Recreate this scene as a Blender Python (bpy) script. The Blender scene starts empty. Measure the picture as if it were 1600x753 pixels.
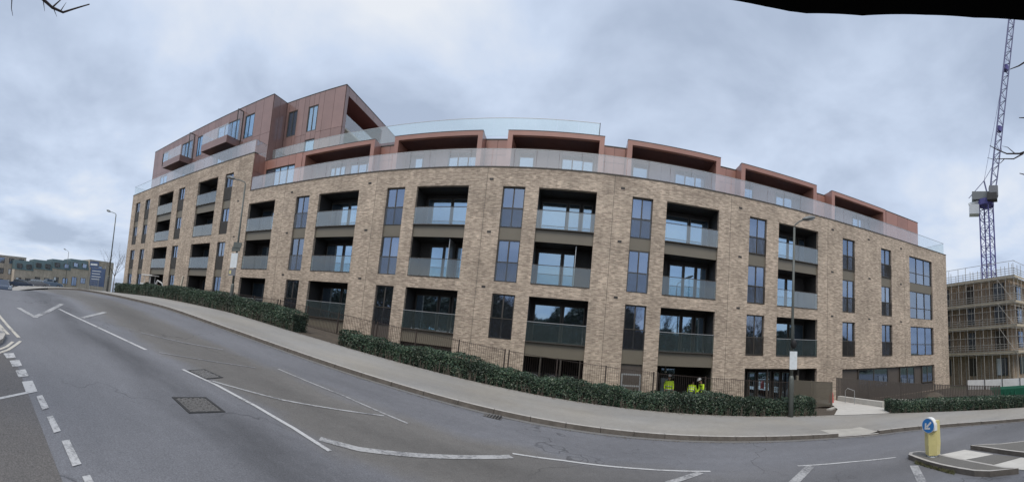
import bpy, bmesh, math, random
import numpy as np
from mathutils import Matrix, Vector

R_ = random.Random(7)
sc = bpy.context.scene
COL = sc.collection

# ------------------------------------------------------------------ camera
cd = bpy.data.cameras.new("camera")
cam = bpy.data.objects.new("camera", cd)
COL.objects.link(cam)
sc.camera = cam
cd.type = 'PANO'
cd.panorama_type = 'CENTRAL_CYLINDRICAL'
FPX, CY = 604.179, 476.451            # pixels per radian and optical row of the 1600x753 sweep
cd.central_cylindrical_range_u_min = -800 / FPX
cd.central_cylindrical_range_u_max = 800 / FPX
cd.central_cylindrical_range_v_min = -(753 - CY) / FPX
cd.central_cylindrical_range_v_max = CY / FPX
cd.central_cylindrical_radius = 1.0
cd.clip_start = 0.05
cd.clip_end = 3000
RC = [[0.98464408, -0.15358511, -0.08299181], [0.1458144, 0.98495309, -0.09276626], [0.09599055, 0.07924035, 0.99222315]]
M = Matrix.Identity(4)
for i in range(3):
    M[i][0], M[i][1], M[i][2] = RC[i][0], RC[i][2], -RC[i][1]
cam.matrix_world = M

# ------------------------------------------------------------------ world, sun, exposure
SUN_EL, SUN_AZ = 56.0, 192.0           # elevation; compass-style azimuth of the veiled sun (high behind the photographer)
world = bpy.data.worlds.new("World")
sc.world = world
world.use_nodes = True
nt = world.node_tree
nt.nodes.clear()
N = nt.nodes.new
out = N('ShaderNodeOutputWorld'); bg = N('ShaderNodeBackground'); sky = N('ShaderNodeTexSky')
sky.sky_type = 'NISHITA'; sky.sun_disc = False
sky.sun_elevation = math.radians(SUN_EL); sky.sun_rotation = math.radians(SUN_AZ)
tc = N('ShaderNodeTexCoord'); sep = N('ShaderNodeSeparateXYZ')
nt.links.new(tc.outputs['Generated'], sep.inputs[0])
def wmath(op, a, b=None):
    n = N('ShaderNodeMath'); n.operation = op
    for k, v in enumerate((a, b)):
        if v is None: continue
        if isinstance(v, (int, float)): n.inputs[k].default_value = v
        else: nt.links.new(v, n.inputs[k])
    return n.outputs[0]
den = wmath('ADD', wmath('MAXIMUM', sep.outputs[2], 0.0), 0.22)
cmb = N('ShaderNodeCombineXYZ')
nt.links.new(wmath('DIVIDE', sep.outputs[0], den), cmb.inputs[0])
nt.links.new(wmath('DIVIDE', sep.outputs[1], den), cmb.inputs[1])
def wnoise(scale, detail, rough, off):
    mp = N('ShaderNodeMapping'); mp.inputs['Location'].default_value = off
    nt.links.new(cmb.outputs[0], mp.inputs[0])
    n = N('ShaderNodeTexNoise'); n.inputs['Scale'].default_value = scale
    n.inputs['Detail'].default_value = detail; n.inputs['Roughness'].default_value = rough
    n.inputs['Distortion'].default_value = 0.25
    nt.links.new(mp.outputs[0], n.inputs['Vector'])
    return n.outputs['Fac']
n1 = wnoise(0.62, 6, 0.52, (2.3, 0.7, 0)); n2 = wnoise(1.7, 6, 0.55, (5.1, 3.3, 1.0))
mixn = wmath('ADD', wmath('MULTIPLY', n1, 0.65), wmath('MULTIPLY', n2, 0.35))
ramp = N('ShaderNodeValToRGB')
els = ramp.color_ramp.elements
els[0].position = 0.41; els[0].color = (4.0, 4.75, 6.1, 1)
els[1].position = 0.59; els[1].color = (7.7, 8.05, 8.6, 1)
e = ramp.color_ramp.elements.new(0.50); e.color = (5.7, 6.6, 8.15, 1)
nt.links.new(mixn, ramp.inputs[0])
mx = N('ShaderNodeMix'); mx.data_type = 'RGBA'
mx.inputs[0].default_value = 0.93      # the cloud deck covers nearly all of the blue sky
nt.links.new(sky.outputs[0], mx.inputs[6]); nt.links.new(ramp.outputs[0], mx.inputs[7])
nt.links.new(mx.outputs[2], bg.inputs[0])
bg.inputs[1].default_value = 0.0765
nt.links.new(bg.outputs[0], out.inputs[0])

sd = bpy.data.lights.new("sun", 'SUN'); sun = bpy.data.objects.new("sun", sd); COL.objects.link(sun)
sd.energy = 1.5; sd.angle = math.radians(28); sd.color = (1.0, 0.94, 0.86)
az = math.radians(SUN_AZ); el = math.radians(SUN_EL)
sdir = Vector((math.sin(az) * math.cos(el), math.cos(az) * math.cos(el), math.sin(el)))
sun.rotation_euler = (-sdir).to_track_quat('-Z', 'Y').to_euler()
sun.location = sdir * 100
sc.view_settings.view_transform = 'Standard'; sc.view_settings.look = 'None'
sc.view_settings.exposure = 0.54; sc.view_settings.gamma = 1.0
sc.view_settings.use_curve_mapping = False
sc.render.engine = 'CYCLES'
sc.cycles.max_bounces = 7; sc.cycles.transparent_max_bounces = 12
sc.cycles.use_denoising = True

# ------------------------------------------------------------------ helpers
WL = {}                                # world location of unrotated parents
class MB:
    """collects simple solids and links them as ONE mesh object"""
    def __init__(s): s.v = []; s.f = []
    def quad(s, a, b, c, d):
        n = len(s.v); s.v += [a, b, c, d]; s.f.append((n, n+1, n+2, n+3)); return s
    def box(s, x0, x1, y0, y1, z0, z1):
        n = len(s.v)
        s.v += [(x0,y0,z0),(x1,y0,z0),(x1,y1,z0),(x0,y1,z0),(x0,y0,z1),(x1,y0,z1),(x1,y1,z1),(x0,y1,z1)]
        s.f += [tuple(n+i for i in q) for q in ((0,3,2,1),(4,5,6,7),(0,1,5,4),(1,2,6,5),(2,3,7,6),(3,0,4,7))]
        return s
    def prism(s, poly, z0, z1):
        """poly: list of (x,y) counter-clockwise; z0/z1 numbers or functions of (x,y)"""
        n = len(s.v); k = len(poly)
        g0 = z0 if callable(z0) else (lambda x, y: z0); g1 = z1 if callable(z1) else (lambda x, y: z1)
        s.v += [(x, y, g0(x, y)) for x, y in poly] + [(x, y, g1(x, y)) for x, y in poly]
        s.f.append(tuple(n+i for i in range(k))[::-1]); s.f.append(tuple(n+k+i for i in range(k)))
        for i in range(k):
            j = (i+1) % k; s.f.append((n+i, n+j, n+k+j, n+k+i))
        return s
    def tube(s, pts, r, seg=6, cap=True):
        pts = [Vector(p) for p in pts]; rr = r if isinstance(r, (list, tuple)) else [r]*len(pts)
        n0 = len(s.v)
        for i, p in enumerate(pts):
            t = (pts[min(i+1, len(pts)-1)] - pts[max(i-1, 0)]).normalized()
            a = t.orthogonal().normalized() if abs(t.z) > .9 else t.cross(Vector((0, 0, 1))).normalized()
            b = t.cross(a)
            for k in range(seg):
                th = 2*math.pi*k/seg
                q = p + (a*math.cos(th) + b*math.sin(th))*rr[i]; s.v.append(tuple(q))
        for i in range(len(pts)-1):
            for k in range(seg):
                a0 = n0+i*seg+k; a1 = n0+i*seg+(k+1) % seg
                s.f.append((a0, a1, a1+seg, a0+seg))
        if cap:
            s.f.append(tuple(n0+k for k in range(seg))[::-1]); s.f.append(tuple(n0+(len(pts)-1)*seg+k for k in range(seg)))
        return s
    def ball(s, c, rx, ry, rz, seg=10, rings=6, top_only=False):
        n0 = len(s.v); lo = 0 if not top_only else 0
        for i in range(rings+1):
            ph = (math.pi/2 if top_only else math.pi)*i/rings
            for k in range(seg):
                th = 2*math.pi*k/seg
                s.v.append((c[0]+rx*math.sin(ph)*math.cos(th), c[1]+ry*math.sin(ph)*math.sin(th), c[2]+rz*math.cos(ph)))
        for i in range(rings):
            for k in range(seg):
                a = n0+i*seg+k; b = n0+i*seg+(k+1) % seg
                s.f.append((a, a+seg, b+seg, b))
        return s
    def mesh(s, name, m, smooth=False):
        me = bpy.data.meshes.new(name); me.from_pydata([tuple(map(float, p)) for p in s.v], [], s.f)
        if m is not None: me.materials.append(m)
        if smooth: me.polygons.foreach_set('use_smooth', [True]*len(me.polygons))
        return me
    def build(s, name, m, parent=None, kind=None, smooth=False):
        return link(name, s.mesh(name, m, smooth), parent, kind=kind, world=True)
def link(name, me, parent=None, loc=(0, 0, 0), rot=(0, 0, 0), kind=None, world=False):
    """world=True: loc is a world position and the parent is unrotated; else loc is local to the parent"""
    o = bpy.data.objects.new(name, me); COL.objects.link(o)
    l = Vector(loc)
    if parent is not None:
        o.parent = parent
        if world: l = l - WL.get(parent.name, Vector((0, 0, 0)))
    o.location = l; o.rotation_euler = rot
    WL[o.name] = (WL.get(parent.name, Vector((0, 0, 0))) + l) if parent is not None else l
    if kind: o['kind'] = kind
    return o
def thing(name, label, cat, loc=(0, 0, 0), rz=0, group=None):
    o = bpy.data.objects.new(name, None); COL.objects.link(o)
    o.empty_display_size = 0.3; o.location = loc; o.rotation_euler = (0, 0, rz)
    WL[o.name] = Vector(loc) if rz == 0 else Vector((0, 0, 0))
    return tag(o, label, cat, group)
def tag(o, label, cat, group=None):
    o['label'] = label; o['category'] = cat
    if group: o['group'] = group
    return o

# ------------------------------------------------------------------ materials
class NT:
    def __init__(s, name):
        s.m = bpy.data.materials.new(name); s.m.use_nodes = True; s.t = s.m.node_tree
        s.b = s.t.nodes['Principled BSDF']; s.o = s.t.nodes['Material Output']
    def n(s, typ, **kw):
        x = s.t.nodes.new(typ)
        for k, v in kw.items(): setattr(x, k, v)
        return x
    def l(s, a, b): s.t.links.new(a, b)
    def noise(s, vec, scale, detail=4, rough=.55, out='Fac'):
        x = s.n('ShaderNodeTexNoise'); x.inputs['Scale'].default_value = scale; x.inputs['Detail'].default_value = detail
        x.inputs['Roughness'].default_value = rough
        if vec is not None: s.l(vec, x.inputs['Vector'])
        return x.outputs[out]
    def mapr(s, v, a, b, c, d):
        x = s.n('ShaderNodeMapRange'); s.l(v, x.inputs[0])
        for i, q in enumerate((a, b, c, d)): x.inputs[1+i].default_value = q
        return x.outputs[0]
    def math(s, op, a, b=None):
        x = s.n('ShaderNodeMath', operation=op)
        for k, v in enumerate((a, b)):
            if v is None: continue
            if isinstance(v, (int, float)): x.inputs[k].default_value = v
            else: s.l(v, x.inputs[k])
        return x.outputs[0]
    def mix(s, fac, a, b, blend='MIX'):
        x = s.n('ShaderNodeMix', data_type='RGBA', blend_type=blend)
        for k, v in ((0, fac), (6, a), (7, b)):
            if isinstance(v, (int, float)): x.inputs[k].default_value = v
            elif isinstance(v, tuple): x.inputs[k].default_value = (*v, 1) if len(v) == 3 else v
            else: s.l(v, x.inputs[k])
        return x.outputs[2]
    def grey(s, v):
        x = s.n('ShaderNodeCombineColor')
        for k in range(3): s.l(v, x.inputs[k])
        return x.outputs[0]
    def bump(s, h, strength, dist):
        x = s.n('ShaderNodeBump'); x.inputs['Strength'].default_value = strength; x.inputs['Distance'].default_value = dist
        s.l(h, x.inputs['Height']); s.l(x.outputs[0], s.b.inputs['Normal'])
    def obj(s): return s.n('ShaderNodeTexCoord').outputs['Object']
    def pos(s): return s.n('ShaderNodeNewGeometry').outputs['Position']
    def mapping(s, vec, scale):
        x = s.n('ShaderNodeMapping'); x.inputs['Scale'].default_value = scale; s.l(vec, x.inputs[0]); return x.outputs[0]

def plain(name, col, rough=.6, var=.12, scale=3.0, metal=0.0, spec=.5, bump=0.0, coat=0.0):
    t = NT(name); p = t.pos()
    f = t.mapr(t.noise(p, scale, 5), .25, .75, 1-var, 1+var)
    t.l(t.mix(1.0, col, t.grey(f), 'MULTIPLY'), t.b.inputs['Base Color'])
    t.b.inputs['Roughness'].default_value = rough; t.b.inputs['Metallic'].default_value = metal
    t.b.inputs['Specular IOR Level'].default_value = spec
    t.b.inputs['Coat Weight'].default_value = coat
    if bump: t.bump(t.noise(p, 60, 3), bump, .004)
    return t.m

def brick_mat(name, c1, c2, mortar, joints=True):
    t = NT(name); o = t.pos(); s = t.n('ShaderNodeSeparateXYZ'); t.l(o, s.inputs[0])
    c = t.n('ShaderNodeCombineXYZ'); t.l(t.math('ADD', s.outputs[0], s.outputs[1]), c.inputs[0]); t.l(s.outputs[2], c.inputs[1])
    br = t.n('ShaderNodeTexBrick'); t.l(c.outputs[0], br.inputs['Vector'])
    br.inputs['Scale'].default_value = 1; br.inputs['Brick Width'].default_value = .225; br.inputs['Row Height'].default_value = .075
    br.inputs['Mortar Size'].default_value = .007; br.inputs['Mortar Smooth'].default_value = .3; br.inputs['Bias'].default_value = -.1
    br.inputs['Color1'].default_value = (*c1, 1); br.inputs['Color2'].default_value = (*c2, 1); br.inputs['Mortar'].default_value = (*mortar, 1)
    # broad blend variation in the laid bricks, a few courses tall and several bricks long
    mp = t.mapping(c.outputs[0], (2.1, 9.5, 1)); f1 = t.noise(mp, 1.0, 6, .62)
    f2 = t.noise(c.outputs[0], .45, 4)
    mp3 = t.mapping(c.outputs[0], (4.4, 13.3, 1)); f3 = t.noise(mp3, 1.0, 2, .5)
    v = t.math('MULTIPLY', t.mapr(f1, .3, .7, .8, 1.17), t.mapr(f2, .32, .68, .8, 1.12))
    v = t.math('MULTIPLY', v, t.mapr(f3, .3, .72, .78, 1.22))
    col = t.mix(1.0, br.outputs['Color'], t.grey(v), 'MULTIPLY')
    st = t.noise(t.mapping(c.outputs[0], (2.6, .22, 1)), 1.0, 4)          # rain streaks running down
    v = t.math('MULTIPLY', v, t.mapr(st, .35, .7, 1.06, .86))
    col = t.mix(1.0, br.outputs['Color'], t.grey(v), 'MULTIPLY')
    top_ = t.math('MULTIPLY', t.mapr(s.outputs[2], 8.75, 9.45, 0, 1), t.mapr(t.noise(t.mapping(c.outputs[0], (.5, 2.5, 1)), 1.0, 4), .42, .62, 0, .4))
    col = t.mix(top_, col, (.2, .15, .115))   # damp band under the coping
    # pale lime bloom
    bl = t.mapr(t.noise(t.mapping(c.outputs[0], (1.0, 3.2, 1)), .9, 7, .65), .56, .74, 0, .34)
    col = t.mix(bl, col, (.50, .43, .35))
    if joints:
        zz = t.math('ABSOLUTE', t.math('SUBTRACT', t.math('FRACT', t.math('DIVIDE', t.math('ADD', s.outputs[2], 10.05), 3.1)), .5))
        jm = t.math('LESS_THAN', zz, .0028)
        col = t.mix(t.math('MULTIPLY', jm, .7), col, (.09, .07, .06))
    t.l(col, t.b.inputs['Base Color']); t.b.inputs['Roughness'].default_value = .85
    t.bump(t.math('ADD', t.math('MULTIPLY', br.outputs['Fac'], -1.0), t.math('MULTIPLY', f3, .8)), .6, .012)
    return t.m

def glazing_mat(name, tint, refl, base):
    """coated double glazing: a dark room behind, sky and trees mirrored in it"""
    t = NT(name); p = t.pos()
    g = t.n('ShaderNodeBsdfGlossy'); g.inputs['Color'].default_value = (*tint, 1); g.inputs['Roughness'].default_value = .03
    bp = t.n('ShaderNodeBump'); bp.inputs['Strength'].default_value = .12; bp.inputs['Distance'].default_value = .02
    t.l(t.noise(p, .9, 2), bp.inputs['Height']); t.l(bp.outputs[0], g.inputs['Normal'])
    oi = t.n('ShaderNodeObjectInfo')
    c = t.mix(t.mapr(t.noise(t.mapping(p, (1, 1, .5)), 1.4, 3), .4, .62, 0, 1), base, tuple(min(1, b*2.6+.01) for b in base))
    t.l(c, t.b.inputs['Base Color']); t.b.inputs['Roughness'].default_value = .5
    fr = t.n('ShaderNodeFresnel'); fr.inputs['IOR'].default_value = 1.5
    fac = t.math('MINIMUM', t.math('ADD', t.math('MULTIPLY', fr.outputs[0], .8), t.math('ADD', refl-.05, t.math('MULTIPLY', oi.outputs['Random'], .12))), .95)
    front = t.math('SUBTRACT', 1.0, t.n('ShaderNodeNewGeometry').outputs['Backfacing'])   # only the outer face of a pane mirrors
    fac = t.math('MULTIPLY', fac, front)
    tr = t.n('ShaderNodeBsdfTransparent'); tr.inputs[0].default_value = (.62, .68, .70, 1)
    m0 = t.n('ShaderNodeMixShader'); m0.inputs[0].default_value = .78; t.l(t.b.outputs[0], m0.inputs[1]); t.l(tr.outputs[0], m0.inputs[2])
    ms = t.n('ShaderNodeMixShader'); t.l(fac, ms.inputs[0]); t.l(m0.outputs[0], ms.inputs[1]); t.l(g.outputs[0], ms.inputs[2])
    t.l(ms.outputs[0], t.o.inputs[0]); return t.m

def clear_glass(name, milk, refl, tint=(.86, .93, .95), milk_col=(.72, .78, .8)):
    t = NT(name); p = t.pos()
    tr = t.n('ShaderNodeBsdfTransparent'); tr.inputs[0].default_value = (*tint, 1)
    df = t.n('ShaderNodeBsdfDiffuse'); df.inputs[0].default_value = (*milk_col, 1)
    g = t.n('ShaderNodeBsdfGlossy'); g.inputs['Roughness'].default_value = .02; g.inputs['Color'].default_value = (.95, .98, 1, 1)
    m1 = t.n('ShaderNodeMixShader'); t.l(t.mapr(t.noise(p, .5, 2), .3, .7, milk*.9, milk*1.1), m1.inputs[0])
    t.l(tr.outputs[0], m1.inputs[1]); t.l(df.outputs[0], m1.inputs[2])
    fr = t.n('ShaderNodeFresnel'); fr.inputs['IOR'].default_value = 1.5
    m2 = t.n('ShaderNodeMixShader'); t.l(t.math('MULTIPLY', t.math('MINIMUM', t.math('ADD', fr.outputs[0], refl), .9), t.math('SUBTRACT', 1.0, t.n('ShaderNodeNewGeometry').outputs['Backfacing'])), m2.inputs[0]); t.l(m1.outputs[0], m2.inputs[1]); t.l(g.outputs[0], m2.inputs[2])
    t.l(m2.outputs[0], t.o.inputs[0]); return t.m

def asphalt(name, base, spread, patchy=True, fleck=.5):
    t = NT(name); p = t.pos(); s = t.n('ShaderNodeSeparateXYZ'); t.l(p, s.inputs[0])
    fine = t.noise(p, 55, 3, .7); mid = t.noise(p, 6, 6, .65); big = t.noise(t.mapping(p, (.22, .6, 1)), .9, 5, .6)
    v = t.math('MULTIPLY', t.mapr(fine, .3, .7, 1-.34*fleck, 1+.34*fleck), t.mapr(mid, .3, .7, .92, 1.08))
    v = t.math('MULTIPLY', v, t.mapr(big, .3, .7, 1-spread, 1+spread))
    if patchy:
        # oil and rubber darkening down the middle of the near lane, worn paler wheel paths beside it
        d = t.math('ABSOLUTE', t.math('SUBTRACT', t.math('ADD', s.outputs[1], t.math('MULTIPLY', t.noise(p, .5, 3), .8)), 4.1))
        oil = t.math('MULTIPLY', t.mapr(d, .1, .9, .46, 0.0), t.mapr(t.noise(t.mapping(p, (.25, .7, 1)), 1.1, 4), .38, .6, .25, 1))
        v = t.math('MULTIPLY', v, t.math('SUBTRACT', 1.0, oil))
        d2 = t.math('ABSOLUTE', t.math('SUBTRACT', t.math('ADD', s.outputs[1], t.math('MULTIPLY', t.noise(p, .35, 3), .9)), 6.7))
        v = t.math('MULTIPLY', v, t.math('SUBTRACT', 1.0, t.mapr(d2, .2, 1.2, .16, 0)))
        # fine cracks and overbanding
        vo = t.n('ShaderNodeTexVoronoi', feature='DISTANCE_TO_EDGE'); vo.inputs['Scale'].default_value = .22
        ad = t.n('ShaderNodeVectorMath', operation='ADD'); nz = t.n('ShaderNodeTexNoise'); nz.inputs['Scale'].default_value = 1.3; t.l(p, nz.inputs['Vector'])
        sc_ = t.n('ShaderNodeVectorMath', operation='SCALE'); sc_.inputs['Scale'].default_value = 1.6
        t.l(nz.outputs['Color'], sc_.inputs[0]); t.l(p, ad.inputs[0]); t.l(sc_.outputs[0], ad.inputs[1]); t.l(ad.outputs[0], vo.inputs['Vector'])
        ck = t.math('MULTIPLY', t.mapr(vo.outputs['Distance'], .0, .006, .5, 0), t.mapr(t.noise(p, .25, 2), .44, .56, 0, 1))
        v = t.math('MULTIPLY', v, t.math('SUBTRACT', 1.0, ck))
    tint = t.mix(t.mapr(t.noise(p, .3, 3), .35, .65, 0, 1), base, tuple(b*k for b, k in zip(base, (1.04, 1.0, .93))))
    if patchy:                           # resurfaced lanes are bluer than the older hatched middle of the road
        yy = t.math('ADD', s.outputs[1], t.mapr(t.noise(p, .8, 4), .3, .7, -.25, .25))
        mid_ = t.math('MULTIPLY', t.mapr(yy, 4.7, 5.3, 0, 1), t.mapr(yy, 7.2, 7.9, 1, 0))
        mid_ = t.math('MULTIPLY', mid_, t.mapr(s.outputs[0], -1, 4, 1, .2))
        tint = t.mix(mid_, tuple(b*k for b, k in zip(base, (.98, 1.01, 1.08))), tuple(b*k for b, k in zip(base, (.93, .90, .84))))
    t.l(t.mix(1.0, tint, t.grey(v), 'MULTIPLY'), t.b.inputs['Base Color'])
    t.l(t.mapr(mid, .3, .7, .62, .85), t.b.inputs['Roughness']); t.b.inputs['Specular IOR Level'].default_value = .35
    t.bump(t.math('ADD', fine, t.math('MULTIPLY', mid, .6)), .35, .006)
    return t.m

def paint_mat(name, col, wear, under):
    t = NT(name); p = t.pos()
    f = t.mapr(t.math('ADD', t.math('MULTIPLY', t.noise(p, 16, 6, .75), .6), t.math('MULTIPLY', t.noise(p, 1.7, 3), .4)), wear-.07, wear+.07, 0, 1)
    c = t.mix(t.mapr(t.noise(p, 26, 3), .3, .7, 0, .3), col, tuple(k*.72 for k in col))
    t.l(t.mix(f, under, c), t.b.inputs['Base Color']); t.b.inputs['Roughness'].default_value = .7
    return t.m

def leaf_mat(name, cols):
    t = NT(name); g = t.n('ShaderNodeNewGeometry')
    r = t.n('ShaderNodeValToRGB'); r.color_ramp.elements[0].color = (*cols[0], 1); r.color_ramp.elements[1].color = (*cols[-1], 1)
    for i, c in enumerate(cols[1:-1]):
        e = r.color_ramp.elements.new((i+1)/(len(cols)-1)); e.color = (*c, 1)
    t.l(g.outputs['Random Per Island'], r.inputs[0])
    c = t.mix(1.0, r.outputs[0], t.grey(t.mapr(t.noise(g.outputs['Position'], .8, 5), .32, .68, .6, 1.5)), 'MULTIPLY')
    t.l(c, t.b.inputs['Base Color']); t.b.inputs['Roughness'].default_value = .45; t.b.inputs['Specular IOR Level'].default_value = .4
    return t.m

def cladding_mat(name, col, rough):
    t = NT(name); p = t.pos(); oi = t.n('ShaderNodeObjectInfo')
    v = t.math('MULTIPLY', t.mapr(oi.outputs['Random'], 0, 1, .9, 1.1), t.mapr(t.noise(p, 1.3, 4), .3, .7, .93, 1.07))
    t.l(t.mix(1.0, col, t.grey(v), 'MULTIPLY'), t.b.inputs['Base Color'])
    t.b.inputs['Roughness'].default_value = rough; t.b.inputs['Specular IOR Level'].default_value = .55
    t.b.inputs['Coat Weight'].default_value = .3; t.b.inputs['Coat Roughness'].default_value = .12
    t.bump(t.noise(p, 1.2, 2), .05, .02)
    return t.m

MAT = dict(
    brick=brick_mat('buff_brick', (.545, .442, .343), (.305, .238, .184), (.495, .428, .354)),
    far_brick=brick_mat('far_buff_brick', (.50, .43, .34), (.42, .355, .28), (.48, .42, .36), joints=False),
    site_brick=brick_mat('site_brick', (.40, .30, .21), (.32, .235, .165), (.42, .35, .28), joints=False),
    clad=cladding_mat('copper_cladding', (.32, .16, .124), .34),
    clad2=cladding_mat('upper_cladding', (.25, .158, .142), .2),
    clad_dark=plain('soffit_shade_metal', (.075, .032, .03), .5),  # cladding darkened to paint in soffit shade; also fills the cores behind panels
    bronze=plain('bronze_frame', (.062, .054, .045), .42, .1),
    railing=plain('railing_bronze', (.045, .033, .028), .5, .08),
    olive=plain('olive_spandrel', (.155, .137, .105), .45, .06, 1.2),
    brown_panel=plain('brown_panel', (.085, .072, .062), .5, .08),
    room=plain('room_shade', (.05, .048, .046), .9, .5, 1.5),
    blind=plain('blind_fabric', (.42, .41, .39), .9, .1, 4),
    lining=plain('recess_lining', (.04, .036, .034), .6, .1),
    black=plain('black_metal', (.006, .006, .007), .7),
    glass_up=glazing_mat('glazing', (.60, .74, .98), .33, (.012, .016, .02)),
    glass_door=glazing_mat('door_glazing', (.56, .78, 1.0), .50, (.018, .024, .03)),
    balu=clear_glass('balustrade_glass', .12, .15, (.95, .98, .99), (.8, .79, .8)),
    balu_bay=clear_glass('balcony_glass', .075, .11, (.88, .95, .97), (.66, .74, .78)),
    balu_clear=clear_glass('clear_glass', .03, .08, (.78, .87, .88), (.6, .7, .72)),
    balu_sky=clear_glass('roof_glass', .07, .11, (.94, .985, .985), (.7, .85, .86)),
    juliet=clear_glass('juliet_glass', .1, .03, (.8, .83, .86), (.12, .12, .13)),
    rail=plain('aluminium_rail', (.42, .43, .43), .4, .05, metal=.6),
    road=asphalt('road_asphalt', (.160, .158, .160), .17, True, .9),
    road2=asphalt('old_asphalt', (.115, .112, .114), .12, False, 1.2),
    patch=asphalt('patch_asphalt', (.17, .168, .168), .08, False),
    pave=asphalt('pavement_asphalt', (.285, .277, .264), .14, False, .5),
    island=asphalt('island_asphalt', (.15, .145, .135), .1, False, .8),
    kerb=plain('kerb_stone', (.125, .11, .095), .85, .3, 5, bump=.4),
    kerb_light=plain('kerb_light', (.42, .4, .37), .8, .18, 6, bump=.3),
    concrete=plain('concrete', (.52, .5, .46), .85, .12, 2.5, bump=.3),
    concrete2=plain('grey_concrete', (.4, .38, .34), .85, .14, 2.5, bump=.3),
    white_paint=paint_mat('road_paint', (.52, .52, .52), .43, (.15, .15, .158)),
    worn_paint=paint_mat('worn_road_paint', (.42, .42, .42), .475, (.15, .15, .158)),
    faint_paint=paint_mat('faint_road_paint', (.3, .3, .31), .5, (.15, .15, .158)),
    cream_paint=paint_mat('cream_road_paint', (.55, .52, .45), .42, (.15, .15, .155)),
    iron=plain('cast_iron', (.13, .125, .12), .6, .35, 30, bump=.6),
    iron_dark=plain('iron_frame', (.03, .03, .03), .7),
    soil=plain('soil', (.075, .06, .045), .95, .35, 2.2, bump=.8),
    grass=plain('rough_grass', (.07, .085, .04), .95, .4, 1.2, bump=.8),
    hedge=leaf_mat('hedge_leaf', [(.014, .028, .019), (.024, .048, .03), (.034, .066, .04), (.055, .088, .05), (.1, .125, .08)]),
    hedge_core=plain('hedge_twigs', (.02, .022, .015), .95, .3, 8),
    twig=plain('hedge_stem', (.12, .1, .08), .9, .4, 6),
    wood=leaf_mat('wood_leaf', [(.03, .03, .022), (.05, .06, .03), (.06, .05, .035)]),
    bark=plain('bark', (.055, .04, .035), .9, .3, 9, bump=.6),
    bark_far=plain('far_bark', (.14, .115, .1), .9, .2, 3),
    post=plain('lamp_post_paint', (.105, .115, .105), .5, .14, 2.0, metal=.15),
    lamp=plain('lamp_head', (.16, .17, .17), .4, .05, metal=.2),
    lens=plain('lamp_lens', (.5, .52, .54), .25, .05),
    white=plain('white_board', (.62, .66, .68), .55, .1, 8),
    white2=plain('white_metal', (.7, .7, .68), .5, .1, 3),
    blue=plain('blue_sign', (.028, .19, .50), .4, .04),
    blue_board=plain('blue_board', (.06, .095, .18), .55, .15, 3),
    cream=plain('cream_plastic', (.62, .55, .24), .35, .08, 5, coat=.2),
    hivis=plain('hi_vis_yellow', (.55, .78, .03), .7, .1, 10),
    silver=plain('reflective_tape', (.5, .52, .5), .4),
    navy=plain('navy_cloth', (.02, .024, .035), .9),
    skin=plain('skin', (.42, .25, .18), .6, .05),
    hair=plain('hair', (.02, .015, .012), .7),
    orange=plain('orange_plastic', (.62, .09, .03), .5, .08),
    red=plain('red_plastic', (.5, .05, .045), .5, .1),
    green=plain('green_skip', (.015, .12, .07), .5, .15),
    teal=plain('teal_slate', (.075, .12, .13), .6, .12, 2),
    plank=plain('pale_timber', (.55, .5, .4), .8, .12, 4),
    board=plain('scaffold_board', (.46, .4, .3), .85, .18, 2),
    tube=plain('scaffold_tube', (.42, .4, .36), .5, .12, 3, metal=.3),
    crane_blue=plain('crane_purple', (.085, .075, .25), .5, .1),
    crane_jib=plain('crane_jib', (.17, .17, .29), .5, .1),
    crane_white=plain('crane_white', (.62, .63, .62), .6, .1),
    car=plain('car_paint', (.03, .05, .09), .25, .04, coat=.8),
    car_grey=plain('grey_car_paint', (.2, .2, .21), .25, .04, coat=.8),
    car_blue=plain('blue_car_paint', (.16, .22, .3), .25, .04, coat=.8),
    car_glass=glazing_mat('car_glass', (.9, .95, 1), .2, (.01, .01, .012)),
    rubber=plain('rubber', (.015, .015, .015), .8),
    fan=plain('grey_plastic', (.16, .165, .18), .5),
)

# ------------------------------------------------------------------ the lie of the land
KX = [-200, -120, -60, -40, -26, -18, -12, -6, 0, 6, 12, 20, 30, 45, 70, 150]
KZ = [-5.0, -3.2, -1.4, -.75, -.40, -.62, -1.12, -1.68, -2.2, -2.58, -2.88, -3.2, -3.5, -3.8, -4.1, -4.6]
def pchip(X, Y):
    n = len(X); h = [X[i+1]-X[i] for i in range(n-1)]; d = [(Y[i+1]-Y[i])/h[i] for i in range(n-1)]
    m = [0.0]*n; m[0] = d[0]; m[-1] = d[-1]
    for i in range(1, n-1):
        if d[i-1]*d[i] > 0:
            w1 = 2*h[i]+h[i-1]; w2 = h[i]+2*h[i-1]; m[i] = (w1+w2)/(w1/d[i-1]+w2/d[i])
    def f(t):
        i = 0
        while i < n-2 and t > X[i+1]: i += 1
        s = (t-X[i])/h[i]
        if s < 0: return Y[0]+m[0]*(t-X[0])
        if s > 1: return Y[-1]
        return (2*s**3-3*s*s+1)*Y[i]+(s**3-2*s*s+s)*h[i]*m[i]+(-2*s**3+3*s*s)*Y[i+1]+(s**3-s*s)*h[i]*m[i+1]
    return f
zx = pchip(KX, KZ)
def gz(x, y):
    z = zx(x)
    if x < -18:                          # beyond the crest the road falls away towards the near side
        z -= min(2.6, .07*(-18-x)*min(1.0, max(0.0, (8-y)/5.5)))
    return z
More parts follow.
